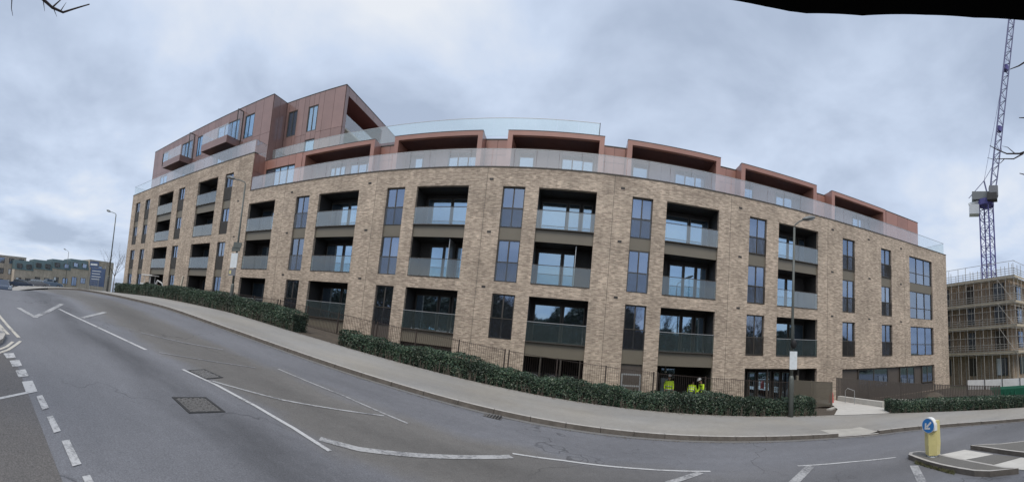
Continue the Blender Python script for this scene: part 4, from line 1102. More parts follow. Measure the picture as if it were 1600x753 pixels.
def shade_litter(name, label, pts, spread, n, seed, mat, s0, s1, dz):
    rg = np.random.default_rng(seed); P = resample(pts, .4); C = np.zeros((n, 3))
    for i in range(n):
        k = rg.integers(0, len(P)-1); t_ = rg.random(); x = P[k][0]*(1-t_)+P[k+1][0]*t_; y = P[k][1]*(1-t_)+P[k+1][1]*t_
        y -= abs(rg.normal(0, spread)); C[i] = (x, y, gz(x, y)+dz+.004+rg.random()*.008)
    t = thing(name, label, 'shade_litter', (P[0][0], P[0][1], gz(*P[0]))); t['kind'] = 'stuff'
    leaf_mesh(t, C, np.tile((0, 0, 4.0), (n, 1)), rg, s0, s1, mat, 'leaves')
lit = leaf_mat('shade_leaf', [(.05, .035, .02), (.1, .07, .04), (.16, .11, .06), (.06, .055, .045)])
shade_litter('hedge_shade_leaves', 'brown leaves added as contact shade along the foot of the hedges', off_line(-33, 10.6), .16, 1900, 5, lit, .012, .035, .142)  # dark leaf faces stand in for contact shade below the hedges
shade_litter('channel_shade_leaves', 'brown leaves added as contact shade along the road channel', [p for p in G if -26 < p[0] < 16], .09, 1500, 6, lit, .008, .022, .012)  # same leaf faces as painted contact shade against the kerb
# ------------------------------------------------------------------ lamp posts and signs
def lamp_post(x, y, h, label, arm=(1, 0), L=.75, group='street lamps along the pavement', low=True):
    t = thing('street_lamp', label, 'street lamp', (x, y, gz(x, y)+.12), 0, group)
    link('base_column', MB().tube([(0, 0, -.1), (0, 0, 1.55), (0, 0, 1.68)], [.105, .105, .07], 12).mesh('base_column', MAT['post'], True), t)
    link('shaft', MB().tube([(0, 0, 1.6), (0, 0, h*.6), (0, 0, h)], [.068, .056, .046], 10).mesh('shaft', MAT['post'], True), t)
    ax, ay = arm
    link('arm', MB().tube([(0, 0, h-.02), (ax*.06*L, ay*.06*L, h+.12), (ax*.5*L, ay*.5*L, h+.34), (ax*L, ay*L, h+.5)], .03, 8).mesh('arm', MAT['post'], True), t)
    a = math.atan2(ay, ax)
    hd = link('lamp_head', MB().ball((.3, 0, 0), .4, .17, .1, 14, 8).mesh('lamp_head', MAT['lamp'], True), t, (ax*L*.92, ay*L*.92, h+.5), (0, -.35, a))
    link('lens', MB().ball((.36, 0, -.035), .3, .135, .08, 12, 6).mesh('lens', MAT['lens'], True), hd)
    return t
lr = lamp_post(8.8, 13.6, 8.0, 'grey street lamp in front of the right-hand balconies', (.93, .1), .62)
for (z, w_, h_, m_, dx) in ((2.05, .36, .74, 'white', 0),):
    sg = thing('notice_board', 'pale blue-white notice strapped to the street lamp before the flats entrance', 'sign', (8.8, 13.49, gz(8.8, 13.6)+z))
    link('board', MB().box(-w_/2, w_/2, -.02, 0, 0, h_).mesh('board', MAT['white']), sg)
    link('band', MB().tube([(0, .11, h_*.85), (0, .11, h_*.9)], .09, 10).mesh('band', MAT['bronze']), sg)
hz = thing('camera_dome', 'black teardrop housing on the street lamp above the notice', 'camera', (8.8, 13.48, gz(8.8, 13.6)+2.95))
link('dome', MB().ball((0, 0, .14), .13, .13, .2, 12, 8).mesh('dome', MAT['black'], True), hz); link('bracket', MB().box(-.04, .04, .0, .14, .08, .16).mesh('bracket', MAT['black']), hz)
ll = lamp_post(-17.15, 14.2, 7.45, 'grey street lamp on the slope beside the uphill hedge, signs on its shaft', (-.98, .0), 1.25)
sg = thing('notice_board', 'white planning notice on the slope street lamp', 'sign', (-17.15, 14.08, gz(-17, 14)+2.25))
link('board', MB().box(-.3, .28, -.02, 0, .45, 1.3).mesh('board', MAT['white']), sg)
link('lower_plate', MB().box(-.34, .26, -.025, -.004, 0, .4).mesh('lower_plate', MAT['fan']), sg); link('sticker', MB().box(-.28, -.12, -.03, -.0255, .1, .3).mesh('sticker', MAT['cream']), sg)
sg = thing('sign_cluster', 'green-grey sign plates bolted at angles above the planning notice', 'sign', (-17.15, 14.08, gz(-17, 14)+3.65))
link('plate', MB().box(-.3, .42, -.03, -.01, 0, .28).mesh('plate', MAT['post']), sg); link('plate', MB().box(-.2, .5, -.06, -.035, .22, .52).mesh('plate', MAT['post']), sg, (0, 0, 0), (0, .1, 0))
lamp_post(-35.2, 13.7, 7.6, 'street lamp at the top of the hill beside blue site boards', (-.99, -.1), 1.6)
lamp_post(-77, 20.6, 8.2, 'tiny distant street lamp before the teal roofed houses', (-.9, -.4), 1.2)

# ------------------------------------------------------------------ people
def skin_mesh(name, verts, edges, radii, m, sub=2):
    me = bpy.data.meshes.new(name+'_rig'); me.from_pydata(verts, edges, [])
    ob = bpy.data.objects.new(name+'_rig', me); COL.objects.link(ob)
    md = ob.modifiers.new('s', 'SKIN'); sv = me.skin_vertices[0].data
    for i, r in enumerate(radii): sv[i].radius = (r, r) if not isinstance(r, tuple) else r
    sv[0].use_root = True
    if sub: s2 = ob.modifiers.new('u', 'SUBSURF'); s2.levels = sub; s2.render_levels = sub
    dg = bpy.context.evaluated_depsgraph_get(); ev = ob.evaluated_get(dg); res = bpy.data.meshes.new_from_object(ev)
    bpy.data.objects.remove(ob); res.name = name; res.materials.clear(); res.materials.append(m)
    res.polygons.foreach_set('use_smooth', [True]*len(res.polygons)); return res
def person(label, loc, rz, bend, arms, helmet=True, crouch=0.0, vest=True):
    t = thing('person', label, 'person', loc, rz, 'site workers in yellow')
    c, s = math.cos(bend), math.sin(bend); hz_ = .92-crouch
    def T(f, u, z): return (f*1.0, u, z)     # forward = +X
    def B(u, v, side=0):                 # point on the torso: v metres up the spine from the hip
        return (s*v+c*u*0+u*c, side, hz_+c*v-u*s)
    V = [B(0, 0), B(0, .2), B(0, .38), B(0, .5), B(0, .58), B(.015, .66), B(.02, .74), B(.015, .81)]
    Rr = [(.15, .11), (.145, .105), (.165, .11), (.13, .09), (.055, .055), (.075, .085), (.085, .1), (.06, .07)]; E_ = [(i, i+1) for i in range(7)]
    for sd in (-1, 1):
        n = len(V); kx = .14*crouch*3
        V += [(0, sd*.1, hz_-.05), (kx+.04, sd*.115, hz_*.53), (-.02, sd*.115, .09), (.15, sd*.125, .035)]; Rr += [.095, .06, .045, .035]; E_ += [(0, n), (n, n+1), (n+1, n+2), (n+2, n+3)]
        n = len(V); sh = B(0, .49, sd*.2); el, wr = arms[0 if sd < 0 else 1]
        e = B(el[0], el[1], sd*el[2]); w = B(wr[0], wr[1], sd*wr[2])
        V += [sh, e, w]; Rr += [.06, .043, .032]; E_ += [(3, n), (n, n+1), (n+1, n+2)]
        d = (Vector(w)-Vector(e)).normalized(); pm = Vector(w)+d*.07; q = len(V); V.append(tuple(pm)); Rr.append((.03, .018)); E_.append((n+2, q))
        sx = Vector((0, 1, 0)); 
        for k, (o_, l_) in enumerate(((-.03, .065), (-.01, .075), (.01, .07), (.03, .055))):
            m0 = pm+sx*o_+d*.035; m1 = m0+d*l_*.6+Vector((.0, 0, -.012)); f0 = len(V); V += [tuple(m0), tuple(m1)]; Rr += [.009, .007]; E_ += [(q, f0), (f0, f0+1)]
        f0 = len(V); V += [tuple(pm-sx*.035*sd*-1+d*.0), tuple(pm+sx*.05*-sd+d*.035)]; Rr += [.01, .008]; E_ += [(q, f0), (f0, f0+1)]
    me = skin_mesh('body', V, E_, Rr, MAT['navy'], 1); me.materials.append(MAT['skin'])
    neck = Vector(B(0, .6)); up = Vector((s, 0, c))
    for p in me.polygons:
        if (p.center-neck).dot(up) > -.01: p.material_index = 1
        elif any((p.center-Vector(B(w_[1][0], w_[1][1], sd*w_[1][2]))).length < .19 for sd, w_ in ((-1, arms[0]), (1, arms[1]))): p.material_index = 1
    body = link('body', me, t)
    # hi-vis jacket over torso and sleeves
    JV = [B(0, -.06), B(0, .2), B(0, .4), B(0, .53)]; JR = [(.185, .14), (.175, .135), (.195, .145), (.12, .1)]; JE = [(0, 1), (1, 2), (2, 3)]
    for sd in (-1, 1):
        el, wr = arms[0 if sd < 0 else 1]; n = len(JV); e = B(el[0], el[1], sd*el[2]); w = B(wr[0], wr[1], sd*wr[2])
        JV += [B(0, .48, sd*.2), e, tuple(Vector(e).lerp(Vector(w), .85))]; JR += [.082, .064, .052]; JE += [(2, n), (n, n+1), (n+1, n+2)]
    jk = link('jacket', skin_mesh('jacket', JV, JE, JR, MAT['hivis'], 2), t)
    for v in (.05, .24):                 # reflective bands
        ring = [B(.15*math.cos(a)*1.02, v, .195*math.sin(a)) for a in [2*math.pi*i/14 for i in range(15)]]
        link('reflective_band', MB().tube(ring, .022, 6, False).mesh('reflective_band', MAT['silver']), jk)
    hd = Vector(B(.02, .79))
    fx = Vector((c, 0, -s))
    for sd in (-1, 1): link('eye', MB().ball(tuple(hd-up*.03+fx*.085+Vector((0, sd*.033, 0))), .011, .011, .011, 6, 4).mesh('eye', MAT['black']), t)
    for sd in (-1, 1): link('ear', MB().ball(tuple(hd-up*.04+fx*.0+Vector((0, sd*.085, 0))), .02, .012, .032, 6, 4).mesh('ear', MAT['skin']), t)
    link('nose', MB().ball(tuple(hd-up*.065+fx*.105), .02, .014, .02, 6, 4).mesh('nose', MAT['skin']), t)
    link('mouth', MB().ball(tuple(hd-up*.115+fx*.088), .01, .026, .006, 6, 4).mesh('mouth', MAT['red']), t)
    link('hair', MB().ball((0, 0, 0), .098, .09, .1, 12, 6).mesh('hair', MAT['hair'], True), t, tuple(hd-fx*.012), (0, bend, 0))
    if helmet:
        hl = link('helmet', MB().ball((0, 0, 0), .128, .112, .12, 14, 5, True).mesh('helmet', MAT['white2'], True), t, tuple(hd+up*.035), (0, bend, 0))
        link('brim', MB().ball((.05, 0, -.005), .13, .115, .016, 14, 4).mesh('brim', MAT['white2'], True), hl)
    return t
FL = -3.34
down = ((.03, .24, .25), (.1, .0, .24)); fwd = ((.12, .26, .24), (.36, .12, .18)); reach = ((.2, .28, .25), (.42, .1, .2))
person('worker standing upright in yellow vest, leftmost in the dark opening', (5.95, D+1.1, FL), math.radians(-100), .05, (down, down))
person('worker bent right over in yellow jacket, middle of the three', (7.2, D+.75, FL), math.radians(62), .85, (reach, reach), False, .04)
person('worker leaning forward in yellow jacket and white helmet', (8.0, D+.7, FL), math.radians(190), .42, (fwd, fwd), True, .06)
lp = MB().tube([(5.82, D+1.6, H4-.02), (5.82, D+1.6, -1.35)], .03, 6); lpo = lp.build('pendant_lamp', MAT['rail']); tag(lpo, 'thin hanging rod lamp under the canopy over the leftmost worker', 'lamp')
link('globe', MB().ball((5.82, D+1.6, -1.4), .09, .09, .09, 10, 6).mesh('globe', MAT['white2'], True), lpo)

# ------------------------------------------------------------------ scaffolded building, crane, skip on the right
SX, SY, SZ0 = 39.2, 17.4, -3.7
LIFT = [-.45, 2.5, 5.2, 8.05]
t = thing('unfinished_building', 'four storey brown brick building under construction behind scaffolding', 'building', (SX, SY, SZ0))
m = MB().box(SX+1.3, SX+28, SY+1.3, SY+24, SZ0-1, 8.2); m.build('brick_wall', MAT['site_brick'], t)
for z in (-.5, 2.45, 5.15, 8.2): MB().box(SX+1.2, SX+28.1, SY+1.2, SY+24.1, z, z+.28).build('floor_slab', MAT['concrete2'], t)
for fl, z in enumerate((-3.2, -.1, 2.85, 5.55)):
    for k in range(5):
        y = SY+2.6+k*3.9; w = 1.5 if k % 2 == 0 else .95
        o = link('window', MB().box(-.08, .02, -w/2, w/2, 0, 2.05).mesh('window', MAT['bronze']), t, (SX+1.3, y, z+.25), world=True)
        if (k+fl) % 3 != 1: link('pane', MB().box(-.1, -.085, -w/2+.07, -.03, .07, 1.98).mesh('pane', MAT['glass_up']), o); link('pane', MB().box(-.1, -.085, .03, w/2-.07, .07, 1.98).mesh('pane', MAT['white'] if (k+fl) % 4 == 0 else MAT['glass_up']), o)
    for k in range(5):
        x = SX+4+k*4.6; o = link('window', MB().box(-.7, .7, -.08, .02, 0, 2.0).mesh('window', MAT['bronze']), t, (x, SY+1.3, z+.25), world=True)
        link('pane', MB().box(-.62, .62, -.1, -.085, .08, 1.92).mesh('pane', MAT['glass_up']), o)
t = thing('scaffolding', 'pale tube and board scaffolding wrapped round the unfinished building', 'scaffolding', (SX, SY, SZ0))
ys = [SY+i*2.1 for i in range(12)]; xs_ = [SX+i*2.1 for i in range(1, 11)]
rr = random.Random(9)
def pole(nm, a, b, r=.038, mat='tube'): MB().tube([a, b], r, 5).build(nm, MAT[mat], t)
for y in [SY+i*1.05 for i in range(23)]:
    for x in (SX, SX+1.1): pole('standard', (x, y, SZ0-.3), (x, y, 9.3+rr.uniform(0, .9)))
for x in xs_:
    for y in (SY, SY+1.1): pole('standard', (x, y, SZ0-.3), (x, y, 9.3+rr.uniform(0, .9)))
for z in LIFT:
    for k in range(5):                   # boards laid side by side
        MB().box(SX+.05+k*.21, SX+.25+k*.21, SY-.1, ys[-1], z, z+.045).build('scaffold_board', MAT['board'], t)
        MB().box(SX+1.1, xs_[-1], SY+.05+k*.21, SY+.25+k*.21, z+.002, z+.047).build('scaffold_board', MAT['board'], t)
    MB().box(SX-.045, SX-.02, SY-.1, ys[-1], z+.05, z+.26).build('toe_board', MAT['board'], t)
    MB().box(SX-.02, xs_[-1], SY-.125, SY-.1, z+.05, z+.26).build('toe_board', MAT['board'], t)
    for dz in (-.06, .3, .55, .8, 1.06, 1.9):
        pole('ledger', (SX-.05, SY-.2, z+dz), (SX-.05, ys[-1], z+dz), .03); pole('ledger', (SX-.2, SY-.05, z+dz), (xs_[-1], SY-.05, z+dz), .03)
for i in range(0, 10, 5):
    for k in range(3): pole('brace', (SX-.09, ys[i], LIFT[k]), (SX-.09, ys[i+1], LIFT[k+1]), .03)
for y, z in ((ys[9]+.6, 5.6), (ys[8]+.2, 2.8), (ys[9], -.1)): MB().box(SX+.2, SX+.9, y, y+1.0, z, z+1.15).build('sheeting', MAT['white2'], t)
# hoarding and skip
hb_ = thing('site_hoarding', 'row of white site hoarding panels below the scaffolding', 'hoarding', (31.5, 14.5, -3.55))
for k in range(6):
    a = Vector((29.8, 18.2)).lerp(Vector((33.4, 9.6)), k/6); b = Vector((29.8, 18.2)).lerp(Vector((33.4, 9.6)), (k+.98)/6); nv = Vector((.03, .012))
    MB().prism([tuple(a), tuple(b), tuple(b+nv), tuple(a+nv)], -3.8, -2.55).build('hoarding_panel', MAT['white2'], hb_)
    MB().prism([(b.x-.06, b.y-.03), (b.x-.02, b.y-.05), (b.x+.02, b.y), (b.x-.02, b.y+.02)], -3.8, -2.5).build('post', MAT['lining'], hb_)
sk = thing('skip', 'dark green open builders skip behind the end of the hedge', 'skip', (24.3, 11.2, -3.55), math.radians(-58))
m = MB(); 
for z, x, y in ((0, 1.05, .7), (1.0, 1.6, .85)): m.v += [(-x, -y, z), (x, -y, z), (x, y, z), (-x, y, z)]
m.v += [(-1.53, -.78, 1.0), (1.53, -.78, 1.0), (1.53, .78, 1.0), (-1.53, .78, 1.0), (-1.0, -.64, .06), (1.0, -.64, .06), (1.0, .64, .06), (-1.0, .64, .06)]
m.f += [(0, 3, 2, 1), (0, 1, 5, 4), (1, 2, 6, 5), (2, 3, 7, 6), (3, 0, 4, 7), (4, 5, 9, 8), (5, 6, 10, 9), (6, 7, 11, 10), (7, 4, 8, 11), (8, 9, 13, 12), (9, 10, 14, 13), (10, 11, 15, 14), (11, 8, 12, 15), (12, 13, 14, 15)]
link('tub', m.mesh('tub', MAT['green']), sk)
for x in (-.7, 0, .7): link('rib', MB().box(x-.04, x+.04, -.86, -.7, .1, .95).mesh('rib', MAT['green']), sk)
link('lifting_lug', MB().tube([(-.3, -.86, .8), (-.3, -.95, .8)], .04, 8).mesh('lifting_lug', MAT['green']), sk)

# luffing tower crane far behind
CX, CYY, CZ = 61.8, 32.3, 26.8
cr = thing('tower_crane', 'purple luffing tower crane with steep grey jib above the scaffolding', 'crane', (CX, CYY, -4))
hw = .95; m = MB()
for sx in (-1, 1):
    for sy in (-1, 1): m.tube([(sx*hw, sy*hw, 0), (sx*hw, sy*hw, CZ+4)], .14, 4)
link('mast', m.mesh('mast', MAT['crane_blue']), cr)
m = MB(); z = 6.0; k = 0
while z < CZ+3.8:
    for (a, b) in (((-hw, -hw), (hw, -hw)), ((hw, -hw), (hw, hw)), ((hw, hw), (-hw, hw)), ((-hw, hw), (-hw, -hw))):
        m.tube([(a[0], a[1], z), (b[0], b[1], z)], .06, 4, False)
        p, q = (a, b) if k % 2 else (b, a); m.tube([(p[0], p[1], z), (q[0], q[1], min(z+1.7, CZ+4))], .06, 4, False)
    z += 1.7; k += 1
link('mast_bracing', m.mesh('mast_bracing', MAT['crane_blue']), cr)
link('slew_ring', MB().tube([(0, 0, CZ+4), (0, 0, CZ+5.1)], 1.5, 12).mesh('slew_ring', MAT['crane_blue']), cr)
jd = Vector((.55, -.83, 0)).normalized()   # jib heading
jib_top = Vector((jd.x*8.2, jd.y*8.2, 46)); j0 = Vector((jd.x*1.0, jd.y*1.0, CZ+5.6))
side = Vector((-jd.y, jd.x, 0)); ax_ = (j0+jib_top*0-j0); d_ = Vector((jd.x*6.6, jd.y*6.6, 44)).normalized(); nb = side.cross(d_).normalized()
Lj = 46; m = MB(); m2 = MB()
def jp(s, u, v):
    tp = min(1, s/3)*min(1, (Lj-s)/3+.15); return tuple(j0+d_*s+side*u*.62*tp+nb*v*.75*tp)
nS = 34
for (u, v) in ((-1, -.5), (1, -.5), (0, 1)): m.tube([jp(Lj*i/nS, u, v) for i in range(nS+1)], .13, 4)
for i in range(nS):
    s0, s1 = Lj*i/nS, Lj*(i+1)/nS
    for A_, B_ in (((-1, -.5), (0, 1)), ((1, -.5), (0, 1)), ((-1, -.5), (1, -.5))):
        if i % 2: A_, B_ = B_, A_
        m2.tube([jp(s0, *A_), jp(s1, *B_)], .07, 3, False)
jb = link('jib', m.mesh('jib', MAT['crane_jib']), cr); link('jib_lacing', m2.mesh('jib_lacing', MAT['crane_jib']), jb)
for s in (14, 27): link('jib_joint', MB().tube([jp(s-.5, 0, .1), jp(s+.5, 0, .1)], .55, 6).mesh('jib_joint', MAT['crane_blue']), jb)
bk = -jd
link('machine_deck', MB().box(-2.6, .6, -.8, .8, 0, 1.5).mesh('machine_deck', MAT['lamp']), cr, (0, 0, CZ+5.1), (0, 0, math.atan2(jd.y, jd.x)))
link('counter_jib', MB().tube([(0, 0, CZ+5.4), tuple(bk*3.2+Vector((0, 0, CZ+4.2)))], .45, 4).mesh('counter_jib', MAT['crane_white']), cr)
cw = bk*2.3; 
link('counterweight', MB().box(-.9, .9, -.9, .9, -2.3, -.5).mesh('counterweight', MAT['lens']), cr, (cw.x, cw.y, CZ+4.6), (0, 0, math.atan2(jd.y, jd.x)))
af = bk*.2+Vector((0, 0, CZ+9))
link('a_frame', MB().tube([(jd.x*.6, jd.y*.6, CZ+5), tuple(af)], .16, 4).tube([tuple(bk*3.2+Vector((0, 0, CZ+5.6))), tuple(af)], .07, 4).mesh('a_frame', MAT['crane_jib']), cr)
link('pendant_line', MB().tube([tuple(af), jp(9, 0, 1)], .05, 4).tube([tuple(af), jp(40, 0, 1)], .035, 4).mesh('pendant_line', MAT['crane_jib']), cr)
link('cab', MB().box(-.7, .9, -.7, .7, 0, 2.0).mesh('cab', MAT['fan']), cr, tuple(jd*1.2+side*-1.4+Vector((0, 0, CZ+5.2))), (0, 0, math.atan2(jd.y, jd.x)))
link('machinery', MB().box(-.8, .8, -.9, .9, 0, 1.3).mesh('machinery', MAT['lining']), cr, tuple(side*-1.7+jd*1.0+Vector((0, 0, CZ+4.4))), (0, 0, .4))

# ------------------------------------------------------------------ far left: houses, hoarding, digger, car
def far_house(name, label, x, y0, y1, zb, ze, zr, roof, seed, group):
    """terraced house whose front looks towards +x"""
    t = thing(name, label, 'house', (x, (y0+y1)/2, zb), 0, group); rg = random.Random(seed); w = y1-y0
    MB().box(x-9, x, y0+.01, y1-.01, zb-2, ze).build('wall', MAT['far_brick'], t)
    if roof == 'mansard':
        m = MB(); a, b = y0+.005, y1-.005; m.v += [(x+.15, a, ze), (x+.15, b, ze), (x-1.0, b, zr), (x-1.0, a, zr), (x-9, a, ze), (x-9, b, ze), (x-8, b, zr), (x-8, a, zr)]
        m.f += [(0, 1, 2, 3), (3, 2, 6, 7), (1, 5, 6, 2), (4, 0, 3, 7), (5, 4, 7, 6), (0, 4, 5, 1)]; rf = m.build('roof', MAT['teal'], t)
        for k in range(2):
            y = y0+w*(k+.5)/2; o = MB().box(x-.7, x+.05, y-.62, y+.62, ze+.35, ze+1.5).build('dormer_window', MAT['bronze'], t)
            MB().box(x+.055, x+.07, y-.5, y+.5, ze+.45, ze+1.4).build('pane', MAT['glass_up'], o)
    else: MB().box(x-9.05, x+.06, y0, y1, ze, ze+.15).build('roof', MAT['concrete2'], t)
    fl = max(1, int((ze-zb)/2.7)); n = max(2, round(w/2.4))
    for f in range(fl):
        for k in range(n):
            y = y0+w*(k+.5)/n; z = zb+.9+f*2.8; big = f == 0 and k % 2 == 0
            z_a, z_b = (zb+.1, zb+2.4) if big else (z, z+1.5)
            o = MB().box(x-.1, x+.03, y-.7, y+.7, z_a, min(z_b, ze-.2)).build('door' if big else 'window', MAT['bronze'], t)
            MB().box(x+.032, x+.045, y-.6, y-.04, z_a+.1, min(z_b, ze-.2)-.1).build('pane', MAT['white'] if rg.random() < .3 else MAT['glass_up'], o)
            MB().box(x+.032, x+.045, y+.04, y+.6, z_a+.1, min(z_b, ze-.2)-.1).build('pane', MAT['glass_up'], o)
    return t
XH = -95
labs = ['teal mansard house nearest the rounded brick corner block', 'second teal mansard house along from the rounded corner block', 'teal mansard house in mid terrace before the lamp', 'teal mansard house lowest in the terrace beside brick flats']
for k in range(4):
    y1 = 31.2-k*4.75; far_house('terraced_house', labs[k], XH, y1-4.75, y1, -.55-k*.55, 4.0-k*.62, 6.4-k*.64, 'mansard', k, 'teal roofed terrace')
far_house('corner_block', 'plain brick block of flats at the far left edge', XH-6, -2, 15.8, -3.0, 5.4, 5.4, 'flat', 8, None)
t = thing('corner_block', 'rounded brick corner block at the end of the teal terrace', 'building', (XH, 34.5, -1))
m = MB(); P = [(XH, 31.25)]+[(XH-3.2+3.2*math.cos(a), 36.0+3.0*math.sin(a)) for a in [math.pi/2*i/8 for i in range(9)]]+[(XH-9, 39), (XH-9, 31.25)]
m.prism(ccw(P), -3, 6.6).build('wall', MAT['far_brick'], t); MB().prism(ccw([(x*1.0, y) for x, y in P]), 6.602, 6.8).build('coping', MAT['concrete2'], t)
for y in (32.3, 34.3):
    for z in (.6, 3.7):
        o = MB().box(XH-.1, XH+.04, y-.55, y+.55, z, z+1.7).build('window', MAT['bronze'], t); MB().box(XH+.042, XH+.055, y-.47, y+.47, z+.08, z+1.6).build('pane', MAT['glass_up'], o)
# site boards and fence at the hill crest
a, b = Vector((-36.1, 12.1)), Vector((-34.8, 13.3)); d2 = (b-a).normalized(); zc = gz(-35.5, 12.7)+.1
t = thing('site_sign', 'blue site information boards on posts at the hill crest', 'sign', (-35.5, 12.7, zc), math.atan2(d2.y, d2.x))
link('board', MB().box(-.85, .75, -.03, 0, .55, 2.3).mesh('board', MAT['blue_board']), t)
bd = link('board', MB().box(-1.05, -.05, -.03, 0, 2.34, 2.95).mesh('board', MAT['blue_board']), t)
link('white_strip', MB().box(-.95, -.2, -.036, -.031, 2.55, 2.72).mesh('white_strip', MAT['white']), bd)
for k in range(4): link('text_line', MB().box(-.7, .2+.1*(k % 2), -.036, -.031, 1.2+.26*k, 1.26+.26*k).mesh('text_line', MAT['white']), t)
for x in (-.8, .7): link('post', MB().box(x-.04, x+.04, .01, .08, -.2, 2.6).mesh('post', MAT['rail']), t)
for k, (x, y, lb) in enumerate(((-35.9, 11.9, 'mesh site fence panel below the blue boards'), (-33.6, 13.9, 'mesh site fence panel between blue boards and hedge'))):
    t = thing('site_fence', lb, 'fence', (x, y, gz(x, y)+.1), math.radians(42), 'mesh site fence panels')
    m = MB()
    for i in range(23): m.box(-1.1+i*.1, -1.092+i*.1, 0, .008, .1, 1.45)
    for i in range(8): m.box(-1.1, 1.1, -.008, 0, .12+i*.18, .128+i*.18)
    link('mesh_infill', m.mesh('mesh_infill', MAT['rail']), t)['kind'] = 'stuff'
    for x_ in (-1.12, 1.12): link('post', MB().tube([(x_, 0, 0), (x_, 0, 1.5)], .025, 6).mesh('post', MAT['rail']), t)
    link('foot', MB().box(-1.3, -.85, -.12, .12, 0, .12).mesh('foot', MAT['kerb_light']), t); link('foot', MB().box(.85, 1.3, -.12, .12, 0, .12).mesh('foot', MAT['kerb_light']), t)
# mini digger behind the uphill hedge
dg_ = thing('mini_digger', 'cream mini digger with flat canopy roof behind the uphill hedge', 'digger', (-36.6, 18.9, -.6), math.radians(25))
for sy in (-1, 1): link('track', MB().prism([(-.75, sy*.5-.14), (.75, sy*.5-.14), (.75, sy*.5+.14), (-.75, sy*.5+.14)], 0, .42).mesh('track', MAT['rubber']), dg_)
link('body', MB().prism([(-.85, -.5), (.2, -.55), (.5, -.35), (.5, .35), (.2, .55), (-.85, .5)], .45, 1.15).mesh('body', MAT['crane_white']), dg_)
link('engine_cover', MB().prism([(-.85, -.48), (-.35, -.5), (-.35, .5), (-.85, .48)], 1.15, 1.6).mesh('engine_cover', MAT['crane_white']), dg_)
link('seat', MB().box(-.3, .1, -.22, .22, 1.15, 1.3).box(-.32, -.22, -.22, .22, 1.3, 1.75).mesh('seat', MAT['black']), dg_)
for x, y in ((-.35, -.45), (-.35, .45), (.4, -.4), (.4, .4)): link('canopy_post', MB().tube([(x, y, 1.15), (x, y, 2.42)], .035, 6).mesh('canopy_post', MAT['crane_white']), dg_)
link('canopy', MB().prism([(-.7, -.62), (.75, -.62), (.75, .62), (-.7, .62)], 2.42, 2.52).mesh('canopy', MAT['white2']), dg_)
link('boom', MB().tube([(.5, 0, .9), (1.1, 0, 2.0), (1.7, 0, 1.75)], [.12, .1, .08], 6).mesh('boom', MAT['crane_white']), dg_)
link('dipper_arm', MB().tube([(1.7, 0, 1.75), (1.95, 0, .9)], .07, 6).mesh('dipper_arm', MAT['crane_white']), dg_); link('bucket', MB().prism([(1.75, -.25), (2.15, -.25), (2.15, .25), (1.75, .25)], .5, .95).mesh('bucket', MAT['lining']), dg_)
cn = thing('traffic_cone', 'large orange cone standing behind the uphill hedge', 'cone', (-34.5, 18.9, -.4))
link('cone_body', MB().tube([(0, 0, .06), (0, 0, .45), (0, 0, 1.35)], [.36, .26, .07], 12).mesh('cone_body', MAT['orange']), cn); link('base', MB().box(-.4, .4, -.4, .4, 0, .07).mesh('base', MAT['orange']), cn)
link('sleeve', MB().tube([(0, 0, .6), (0, 0, .85)], [.235, .185], 12).mesh('sleeve', MAT['silver']), cn)
pk = MB().tube([(-29.35, 18.2, -.5), (-28.9, 18.2, 1.85)], .1, 4).build('plank', MAT['plank']); tag(pk, 'pale plank leaning upright behind the uphill hedge', 'plank')
def car(label, loc, rz, paint='car', group=None):
    t = thing('parked_car', label, 'car', loc, rz, group)
    prof = [(-2.05, .35), (-2.1, .75), (-1.9, .95), (-1.35, 1.02), (-.75, 1.45), (.55, 1.47), (1.2, .98), (1.9, .88), (2.12, .65), (2.1, .35)]
    m = MB(); n = len(prof)
    for y, k in ((-.85, .97), (-.78, 1.0), (.78, 1.0), (.85, .97)):
        m.v += [(x*k, y*(1-.12*max(0, z-1)/.47), z) for x, z in prof]
    for r in range(3):
        for i in range(n): m.f.append((r*n+i, r*n+(i+1) % n, (r+1)*n+(i+1) % n, (r+1)*n+i))
    m.f += [tuple(range(n))[::-1], tuple(range(3*n, 4*n))]; link('body', m.mesh('body', MAT[paint]), t)
    for sy in (-1, 1): link('side_window', MB().prism([(-1.1, sy*.83), (.95, sy*.83), (.95, sy*.845), (-1.1, sy*.845)] if sy > 0 else [(-1.1, -.845), (.95, -.845), (.95, -.83), (-1.1, -.83)], 1.04, 1.36).mesh('side_window', MAT['car_glass']), t)
    for x in (-1.3, 1.3):
        for sy in (-1, 1):
            w = link('wheel', MB().tube([(x, sy*.68, .32), (x, sy*.87, .32)], .32, 16).mesh('wheel', MAT['rubber']), t); link('rim', MB().tube([(x, sy*.872, .32), (x, sy*.885, .32)], .2, 12).mesh('rim', MAT['rail']), w)
    for sy in (-1, 1): link('headlight', MB().box(2.0, 2.13, sy*.62-.15, sy*.62+.15, .68, .82).mesh('headlight', MAT['white']), t); link('tail_light', MB().box(-2.12, -2.04, sy*.65-.12, sy*.65+.12, .7, .9).mesh('tail_light', MAT['red']), t)
    link('bumper', MB().box(2.05, 2.16, -.75, .75, .36, .55).mesh('bumper', MAT['white']), t)
car('dark blue car beyond the crest at the far left edge', (-36.5, 3.3, gz(-36.5, 3.3)), math.radians(8))

